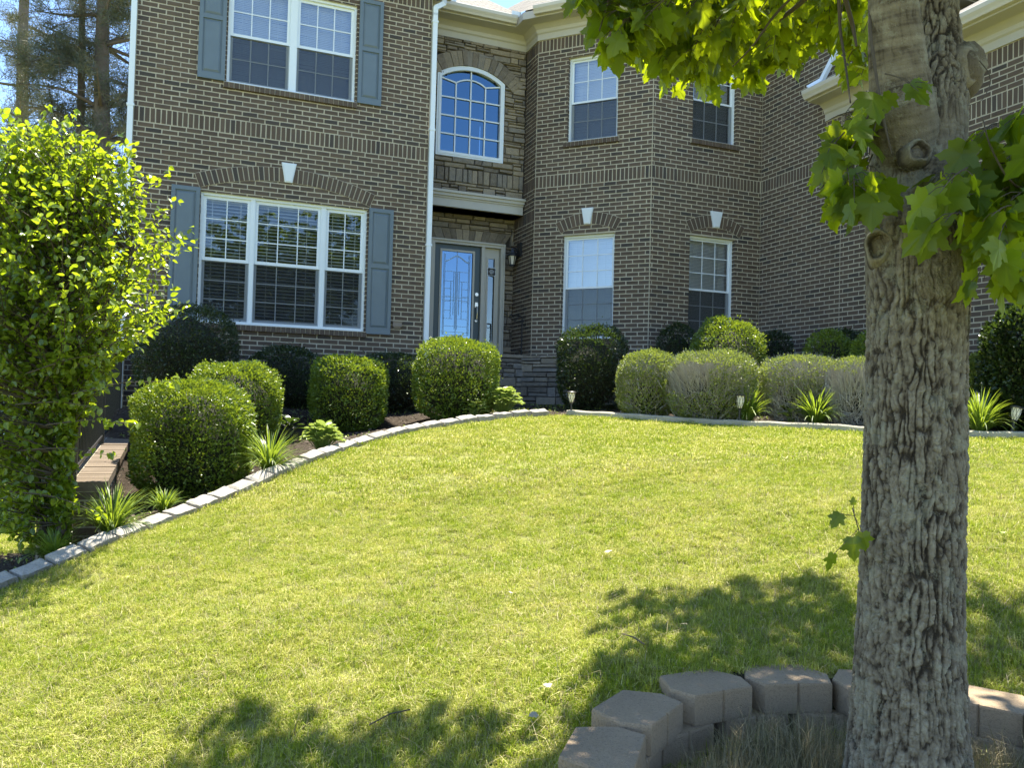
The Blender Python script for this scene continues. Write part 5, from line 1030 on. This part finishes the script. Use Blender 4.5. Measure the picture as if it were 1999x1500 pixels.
# sprig low on the left of the trunk
C = curve([at(1690, 1085, 2.24), at(1678, 1040, 2.2), at(1668, 1008, 2.2), at(1664, 992, 2.2)], 8); brs.tube(C, .0016, 5)
for (px, py, sz_, tp) in ((1664, 1050, .062, (.1, -.1, -1)), (1640, 1003, .045, (-.5, -.1, -.8)), (1628, 1082, .05, (-.3, 0, -1)), (1666, 986, .022, (0, 0, 1)), (1684, 1040, .05, (.2, 0, -1))):
    q = at(px, py, 2.2); AN.append((q, np.array(tp, float), np.array([random.gauss(0, .6), -1, .3]), sz_)); brs.tube([q, C[3 if py > 1040 else 5]], .0008, 4, cap=False)
# canopy overhead: clusters that shade the lawn
SHP = [(300, 1520), (380, 1450), (430, 1410), (500, 1395), (560, 1430), (620, 1470), (700, 1450), (800, 1418), (870, 1435), (950, 1455), (1060, 1490), (1090, 1400), (1115, 1335), (1200, 1295), (1300, 1275), (1305, 1205), (1370, 1172), (1440, 1180), (1485, 1195), (1505, 1145), (1560, 1128), (1640, 1165), (1700, 1200), (1880, 1170), (1930, 1162), (1999, 1205), (2200, 1230)]
def ground_hit(px, py):
    r = ray(px, py); lo, hi = .8, 14.
    for t_ in np.linspace(1., 14, 260):
        p = r*t_/r[1]
        if p[2] < float(gz(p[0], p[1], False)): return p
    return r*8
SHG = np.array([ground_hit(*p)[:2] for p in SHP])
poly = np.vstack([SHG, [[3.6, 3.0], [3.6, -.6], [-1.2, -.6], [-1.6, 2.]]])
def inpoly(x, y, P_):
    ins = False; j = len(P_)-1
    for i in range(len(P_)):
        if (P_[i, 1] > y) != (P_[j, 1] > y) and x < (P_[j, 0]-P_[i, 0])*(y-P_[i, 1])/(P_[j, 1]-P_[i, 1])+P_[i, 0]: ins = not ins
        j = i
    return ins
cen = 0; stems = []
ftop = math.tan(math.atan(750/FPX)+PITCH)
while cen < 1500:
    x, y = random.uniform(-1.8, 3.6), random.uniform(-.6, 4.6)
    if not inpoly(x, y, poly): continue
    cen += 1; edge_d = np.min(np.hypot(poly[:, 0]-x, poly[:, 1]-y)); h = random.uniform(3.6, 5.6) if y > 1.2 else random.uniform(3.2, 5.4); g0 = float(gz(x, y, False)); p = np.array([x, y, g0])+np.array([sh[0], sh[1], 1])*h
    if p[2]-.25 < ftop*p[1]*1.0+.05*abs(p[0]): 
        h2 = (ftop*p[1]+.45-g0)/(1-ftop*sh[1]*0); p = np.array([x, y, g0])+np.array([sh[0], sh[1], 1])*(h2+random.random()*.8)
    AN_c = len(AN); base_ = np.array([1.15, 2.5, 2.6]); d = p-base_; 
    s_ = p-d/np.linalg.norm(d)*.16; twig_leaves(curve([s_, (s_+p)/2+ZU*.02, p], 5), .0022, 12, .098, .12)
    if cen % 26 == 0: C = curve([at(1740, -500, 2.1) if cen % 2 else at(1850, -400, 2.5), (p+base_)/2+ZU*.3, p], 14); brs.tube(C, np.linspace(.022, .003, 14), 6, cap=False)
brs.build('branches', M['twig'], maple, smooth=True)
A = AN; T = np.array([a[0] for a in A]); tp = np.array([a[1] for a in A]); nm = np.array([a[2] for a in A]); sz = np.array([a[3] for a in A]); leaves(lv, T, tp, nm, sz, MAP); lv.build('crown', M['maple'], maple)
# ---------------------------------------------------------------- small tree at the left
st = empty('small_ornamental_tree', on(-3.25, 5.95), 'small tree with glossy yellow green oval leaves in front of the railing', 'tree')
mb = MB(); lf = MB(); b0 = np.array(st.location); TT = []
for px, z_, ph in ((122, 0, 0),):
    C = curve([b0-[0, 0, .1], b0+[.03, .05, .7], b0+[-.05, .0, 1.5], b0+[-.0, .05, 2.3], b0+[.05, 0, 3.0]], 20); mb.tube(C, np.linspace(.045, .008, 20), 8); TT.append(C)
C = curve([b0+[.03, .1, -.1], b0+[.02, .1, .8], b0+[.22, .1, 1.6], b0+[.45, .05, 2.2]], 14); mb.tube(C, np.linspace(.026, .006, 14), 7); TT.append(C)
C = curve([b0+[-.1, .1, -.1], b0+[-.25, .1, .7], b0+[-.5, .1, 1.6], b0+[-.75, .05, 2.3]], 14); mb.tube(C, np.linspace(.026, .006, 14), 7); TT.append(C)
def crown_r(z):   # right-hand outline: half-width for height above the base
    return np.interp(z, [.0, .3, .6, 1., 1.4, 1.8, 2.2, 2.6, 2.9, 3.15], [.25, .50, .64, .78, .86, .88, .80, .64, .38, .08])
nT = []; nN = []; nP = []
for i in range(1150):
    C = random.choice(TT) if random.random() < .55 else TT[0]; z_ = random.uniform(.1, 3.0); k = int(np.argmin(np.abs(C[:, 2]-(b0[2]+z_*.8)))); s_ = C[k]; az = random.uniform(0, 2*math.pi) if random.random() < .6 else random.uniform(2., 4.3); rr = crown_r(z_)*random.uniform(.2, 1.05)*(1+.25*math.sin(az*3+z_*2.5))*(1.55 if math.cos(az) < -.2 else 1 if z_ > 1.5 else .08+.6*max(0, z_-.9)/.6); e = np.array([b0[0]+math.cos(az)*rr, b0[1]+math.sin(az)*rr*.85, b0[2]+z_+.12])
    if z_ < 1.3 and random.random() < .42: continue
    if e[2] > s_[2]+1.2: s_ = s_+[0, 0, .5]
    tw = curve([s_, (s_+e)/2+[0, 0, -.04], e], 9); L_ = np.linalg.norm(e-s_); mb.tube(tw, np.linspace(.006, .0015, 9), 4, cap=False)
    d = (e-s_)/L_; nl = 25
    for j in range(nl):
        f = .42+.58*(j+random.random())/nl; p = tw[min(8, int(f*8.99))]+runit(1)[0]*.045; nT.append(p); nP.append(d*.4+runit(1)[0]*.8+[0, 0, -.25]); nN.append(runit(1)[0]*.8+[0, 0, .8])
# arching sprays that reach right over the wall
for (x0, y0, x1, y1, Z) in ((250, 560, 350, 465, 5.7), (230, 600, 335, 540, 5.75), (200, 740, 335, 745, 5.6), (200, 690, 300, 640, 5.7), (150, 330, 235, 300, 5.9), (190, 440, 300, 400, 5.8), (120, 300, 150, 215, 5.9), (90, 300, 100, 212, 5.9), (20, 330, 15, 262, 5.9), (150, 800, 270, 830, 5.6), (180, 650, 310, 600, 5.7), (90, 760, 205, 800, 5.6), (100, 850, 215, 890, 5.6), (80, 930, 190, 1000, 5.55), (60, 960, 0, 1010, 5.6), (60, 900, -10, 940, 5.6), (110, 700, 230, 690, 5.6), (60, 300, 55, 240, 6.), (210, 500, 300, 470, 5.8)):
    s_ = at(x0-60, y0+30, Z+.1); e = at(x1, y1, Z); tw = curve([s_, (s_+e)/2+[0, 0, .04], e], 14); mb.tube(tw, np.linspace(.006, .0015, 14), 5, cap=False)
    for j in range(34): k = random.randrange(2, 14); nT.append(tw[k]+runit(1)[0]*.035); nP.append(runit(1)[0]*.7+[.3, 0, -.5]); nN.append(runit(1)[0]*.8+[0, 0, .6])
mb.build('trunk', M['twig'], st, smooth=True); nT = np.array(nT); leaves(lf, nT, np.array(nP), np.array(nN), rng.uniform(.034, .064, len(nT)), OVL); lf.build('crown', M['pear'], st)
# ---------------------------------------------------------------- pines behind
def pine(px, Y, zb, zt, wpx, label, forks=1, seed=0, n=160):
    r_ = random.Random(seed); c = at(px, 700, Y); o = empty('pine_tree', (c[0], c[1], zb), label, 'tree', 'pines behind the house'); mb = MB(); lf = MB(); H_ = zt-zb; W_ = wpx/FPX*Y/2
    tr = curve([[c[0], c[1], zb], [c[0]+.2, c[1], zb+H_*.4], [c[0]-.1, c[1], zb+H_*.7], [c[0]+.2, c[1], zt]], 20); mb.tube(tr, np.linspace(.36, .10, 20), 9)
    if forks > 1: t2 = curve([tr[2], tr[4]+[-.7, .2, 0], tr[9]+[-.8, .3, 0], tr[15]+[-.9, .3, 0]], 14); mb.tube(t2, np.linspace(.2, .08, 14), 8)
    TP = []; 
    for i in range(n):
        f = r_.uniform(.22, .98); s_ = tr[int(f*19)]; az = r_.uniform(0, 2*math.pi); L = W_*r_.uniform(.5, 1.1)*(1.1-.5*f); e = s_+np.array([math.cos(az)*L, math.sin(az)*L, r_.uniform(-.25, .45)*L]); C = curve([s_, (s_+e)/2+[0, 0, r_.uniform(-.2, .5)], e], 9); mb.tube(C, np.linspace(.07, .015, 9), 5, cap=False)
        for k in range(9):
            q = C[r_.randrange(3, 9)]; e2 = q+np.array([r_.gauss(0, .7), r_.gauss(0, .7), r_.gauss(.1, .4)]); mb.tube([q, (q+e2)/2+[0, 0, .08], e2], .012, 4, cap=False)
            for m in range(6): TP.append(q+(e2-q)*r_.uniform(.3, 1.05)+np.array([r_.gauss(0, .14), r_.gauss(0, .14), r_.gauss(0, .12)]))
    TP = np.array(TP); k = 34; T = np.repeat(TP, k, axis=0)+rng.normal(0, .10, (len(TP)*k, 3)); nn = len(T); tip = runit(nn)+[0, 0, .35]; NN = (np.array([[0, 0, 0], [-.035, 0, 0], [.0, 1, 0], [.035, 0, 0]]), [np.array([[1, 3, 2]])])
    leaves(lf, T, tip, runit(nn), rng.uniform(.13, .27, nn), NN, rnd=np.repeat(rng.random(len(TP)), k)); mb.build('trunk', m_simple('pine_bark', (.13, .105, .085), .9, var=.35, scale=6, bump=.6), o, smooth=True); lf.build('crown', M['pine'], o)
pine(178, 24., -3, 17, 400, 'tall pine with double lower trunk behind the left house corner', 2, 3, 95)
pine(20, 33., -3, 24, 330, 'thinner pine at the far left edge of the sky', 1, 5, 45)
pine(1060, 42., -1, 19.6, 160, 'pine top just showing above the roof valley', 1, 6, 50)
# ---------------------------------------------------------------- things lying on the lawn
MF = MAP
def fallen(px, py, size, mat, label, az):
    p = ground_hit(px, py); z = float(gz(p[0], p[1])); mb = MB(); V = MAP[0].copy(); V[:, 2] = V[:, 2]*.7+.12*np.sin(V[:, 0]*4)+.1; ca, sa = math.cos(az), math.sin(az); V = V*size*.7; V = np.c_[V[:, 0]*ca-V[:, 1]*sa, V[:, 0]*sa+V[:, 1]*ca, V[:, 2]]+[p[0], p[1], z+.05]
    mb.add(V, MAP[1]); tag(mb.build('fallen_leaf', M[mat], origin=(p[0], p[1], z+.045)), label, 'leaf', 'leaves lying on the lawn')
fallen(1190, 1098, .065, 'dryleaf', 'pale curled leaf lying in the middle of the sunny lawn left of the trunk', .4)
fallen(1047, 1440, .05, 'dryleaf', 'pale leaf lying at the bottom edge of the lawn left of the lowest block', 2.2)
fallen(1075, 1375, .045, 'dryleaf', 'pale leaf on the edge of the tree shadow above the lowest block', 1.1)
fallen(1560, 1142, .04, 'dryleaf', 'small pale leaf at the tip of the tree shadow left of the trunk', 4.)
fallen(1330, 1245, .045, 'dryleaf', 'leaf lying at the left rim of the shadow behind the ring of blocks', 5.2)
fallen(997, 1180, .035, 'dryleaf', 'tiny pale leaf in the centre of the lawn', 3.)
fallen(252, 1144, .035, 'greenleaf', 'bright green leaf on the lawn at the far left near the edging', 1.5)
fallen(1962, 1063, .035, 'greenleaf', 'bright green leaf on the lawn right of the trunk', .5)
mb = MB(); p0 = ground_hit(1215, 1262); p1 = ground_hit(1258, 1282); mb.tube([p0+ZU*.05, (p0+p1)/2+ZU*.055, p1+ZU*.045], .003, 5); tag(mb.build('twig', M['twig'], origin=p0), 'dark twig lying at the edge of the shadow behind the ring', 'twig')
mb = MB(); p0 = ground_hit(720, 1440); p1 = ground_hit(800, 1412); mb.tube([p0+ZU*.045, (p0+p1)/2+ZU*.06, p1+ZU*.05], .003, 5); tag(mb.build('twig', M['twig'], origin=p0), 'dark twig lying on the lawn beside the shadow at the bottom', 'twig')
# ---------------------------------------------------------------- grass
def tuft(seed, n, rad, hmin, hmax, wd_, mat, name, lean=.5):
    r = random.Random(seed); mb = MB(); V = []; F = []; R_ = []
    for i in range(n):
        a = r.uniform(0, 6.283); d = rad*math.sqrt(r.random()); b = np.array([d*math.cos(a), d*math.sin(a), -.004]); h = r.uniform(hmin, hmax); az = r.uniform(0, 6.283); ln = abs(r.gauss(0, lean)); dh = np.array([math.cos(az), math.sin(az), 0]); sd = np.array([-math.sin(az), math.cos(az), 0])*wd_*r.uniform(.6, 1.2); k = len(V); rv = r.random()
        if rv > .82: ln += .8
        m = b+dh*h*ln*.35+ZU*h*.55; t_ = b+dh*h*ln*1.0+ZU*h*max(.15, 1-ln*.35)
        V += [b-sd/2, b+sd/2, m+sd*.4, m-sd*.4, t_]; F.append(([k, k+1, k+2, k+3], [k+3, k+2, k+4])); R_ += [rv]*5
    mb.add(V, [np.array([f[0] for f in F]), np.array([f[1] for f in F])], 0, R_)
    o = mb.build(name, mat); COL.objects.unlink(o); return o
TU = [tuft(i, 52, .045, .014, .040, .0026, M['grass'], 'grass_tuft', .8) for i in range(6)]
TUF = [tuft(20+i, 40, .085, .016, .036, .0055, M['grass'], 'grass_tuft_far') for i in range(5)]
TD = [tuft(50+i, 26, .05, .05, .17, .0018, M['straw'], 'dry_grass_tuft', .55) for i in range(4)]
TS = [tuft(70+i, 7, .06, .035, .08, .0018, M['straw'], 'thatch', 2.6) for i in range(4)]
def scatter(name, pts, protos, scale, kind_label=None):
    me = bpy.data.meshes.new(name); me.vertices.add(len(pts)); me.vertices.foreach_set('co', np.asarray(pts, np.float32).ravel())
    a = me.attributes.new('rz', 'FLOAT_VECTOR', 'POINT'); rot = np.c_[rng.normal(0, .12, len(pts)), rng.normal(0, .12, len(pts)), rng.uniform(0, 6.283, len(pts))]; a.data.foreach_set('vector', rot.astype(np.float32).ravel())
    a = me.attributes.new('sc', 'FLOAT', 'POINT'); a.data.foreach_set('value', (scale*rng.uniform(.7, 1.3, len(pts))).astype(np.float32)); me.update()
    o = bpy.data.objects.new(name, me); COL.objects.link(o); g = bpy.data.node_groups.new(name, 'GeometryNodeTree'); g.interface.new_socket('Geometry', in_out='INPUT', socket_type='NodeSocketGeometry'); g.interface.new_socket('Geometry', in_out='OUTPUT', socket_type='NodeSocketGeometry')
    gi = g.nodes.new('NodeGroupInput'); go = g.nodes.new('NodeGroupOutput'); ip = g.nodes.new('GeometryNodeInstanceOnPoints'); j = g.nodes.new('GeometryNodeJoinGeometry')
    for p in reversed(protos):
        oi = g.nodes.new('GeometryNodeObjectInfo'); oi.inputs['Object'].default_value = p; oi.inputs['As Instance'].default_value = True; g.links.new(oi.outputs['Geometry'], j.inputs[0])
    ri = g.nodes.new('FunctionNodeRandomValue'); ri.data_type = 'INT'; ri.inputs['Max'].default_value = len(protos)-1
    for nd in ri.inputs:
        if nd.type == 'INT' and nd.name == 'Max': nd.default_value = len(protos)-1
        if nd.type == 'INT' and nd.name == 'Min': nd.default_value = 0
    ar = g.nodes.new('GeometryNodeInputNamedAttribute'); ar.data_type = 'FLOAT_VECTOR'; ar.inputs['Name'].default_value = 'rz'; asx = g.nodes.new('GeometryNodeInputNamedAttribute'); asx.data_type = 'FLOAT'; asx.inputs['Name'].default_value = 'sc'
    g.links.new(gi.outputs[0], ip.inputs['Points']); g.links.new(j.outputs[0], ip.inputs['Instance']); ip.inputs['Pick Instance'].default_value = True
    g.links.new([q for q in ri.outputs if q.type == 'INT'][0], ip.inputs['Instance Index']); g.links.new(ar.outputs[0], ip.inputs['Rotation']); g.links.new(asx.outputs[0], ip.inputs['Scale']); g.links.new(ip.outputs[0], go.inputs[0])
    md = o.modifiers.new('scatter', 'NODES'); md.node_group = g; return tag(o, kind='stuff')
def lawn_pts(n, x0, x1, y0, y1):
    x = rng.uniform(x0, x1, n); y = rng.uniform(y0, y1, n); r = np.hypot(x-WELL[0], y-WELL[1])
    ok = (~is_bed(x, y)) & (r > WELLR+.10) & (np.abs(x) < y*.85+1.3)
    eb = np.interp(x, edge_all[:, 0], edge_all[:, 1]); ok &= (y < eb-.03) | (x < -3.6)
    x, y = x[ok], y[ok]; return np.c_[x, y, gz(x, y)]
near = np.vstack([lawn_pts(33000, -4.2, 4.2, 1.2, 4.2), lawn_pts(24000, -6., 5.5, 4.2, 6.6)])
far = np.vstack([lawn_pts(17000, -5, 6.5, 6.4, 10.4), lawn_pts(4500, -8.5, -3.2, 6.0, 13.5), lawn_pts(1500, 3, 8, 6.4, 8)])
scatter('lawn_grass', near, TU, 1.0); scatter('lawn_grass', far, TUF, 1.0)
scatter('lawn_thatch', np.vstack([lawn_pts(5200, -3.2, 3.6, 1.4, 4.2), lawn_pts(3500, -4.5, 4.5, 4.2, 7)]), TS, 1.0)
n = 1500; a = rng.uniform(0, 2*math.pi, n); r = .64*np.sqrt(rng.random(n)); x = WELL[0]+r*np.sin(a); y = WELL[1]+r*np.cos(a); scatter('dry_grass', np.c_[x, y, gz(x, y)], TD, 1.0)
n = 170; a = rng.uniform(-2, 2, n); r = rng.uniform(.54, .70, n); x = WELL[0]+r*np.sin(a); y = WELL[1]+r*np.cos(a); scatter('lawn_grass', np.c_[x, y, gz(x, y)], TU, 1.5)
# ---------------------------------------------------------------- camera, sun, sky
cam = bpy.data.cameras.new('camera'); cam.sensor_fit = 'HORIZONTAL'; cam.sensor_width = 36; cam.lens = 36*FPX/1999; cam.clip_start = .02; cam.clip_end = 3000
co = bpy.data.objects.new('camera', cam); COL.objects.link(co); co.matrix_world = Matrix(((cR[0], cU[0], -cF[0], 0), (cR[1], cU[1], -cF[1], 0), (cR[2], cU[2], -cF[2], 0), (0, 0, 0, 1))); sc.camera = co
sun = bpy.data.lights.new('sun', 'SUN'); sun.energy = 5.0; sun.angle = math.radians(.55); sun.color = (1, .94, .80); so = bpy.data.objects.new('sun', sun); COL.objects.link(so)
sv = Vector((sh[0], sh[1], 1)).normalized(); so.rotation_euler = sv.to_track_quat('Z', 'Y').to_euler()
wd = bpy.data.worlds.new('World'); sc.world = wd; wd.use_nodes = True; nt = wd.node_tree; bg = nt.nodes['Background']; sk = nt.nodes.new('ShaderNodeTexSky'); sk.sky_type = 'NISHITA'; sk.sun_disc = False; sk.sun_elevation = math.radians(SUN_EL); sk.sun_rotation = math.radians(SUN_AZ); sk.air_density = .85; sk.dust_density = .1; sk.ozone_density = 3.5
nt.links.new(sk.outputs[0], bg.inputs[0]); bg.inputs[1].default_value = .125
sc.view_settings.view_transform = 'Standard'; sc.view_settings.look = 'None'; sc.view_settings.gamma = 1; sc.view_settings.exposure = 1.78
sc.cycles.max_bounces = 6; sc.cycles.diffuse_bounces = 3; sc.cycles.glossy_bounces = 3; sc.cycles.transmission_bounces = 2; sc.cycles.transparent_max_bounces = 12; sc.cycles.caustics_reflective = False; sc.cycles.caustics_refractive = False
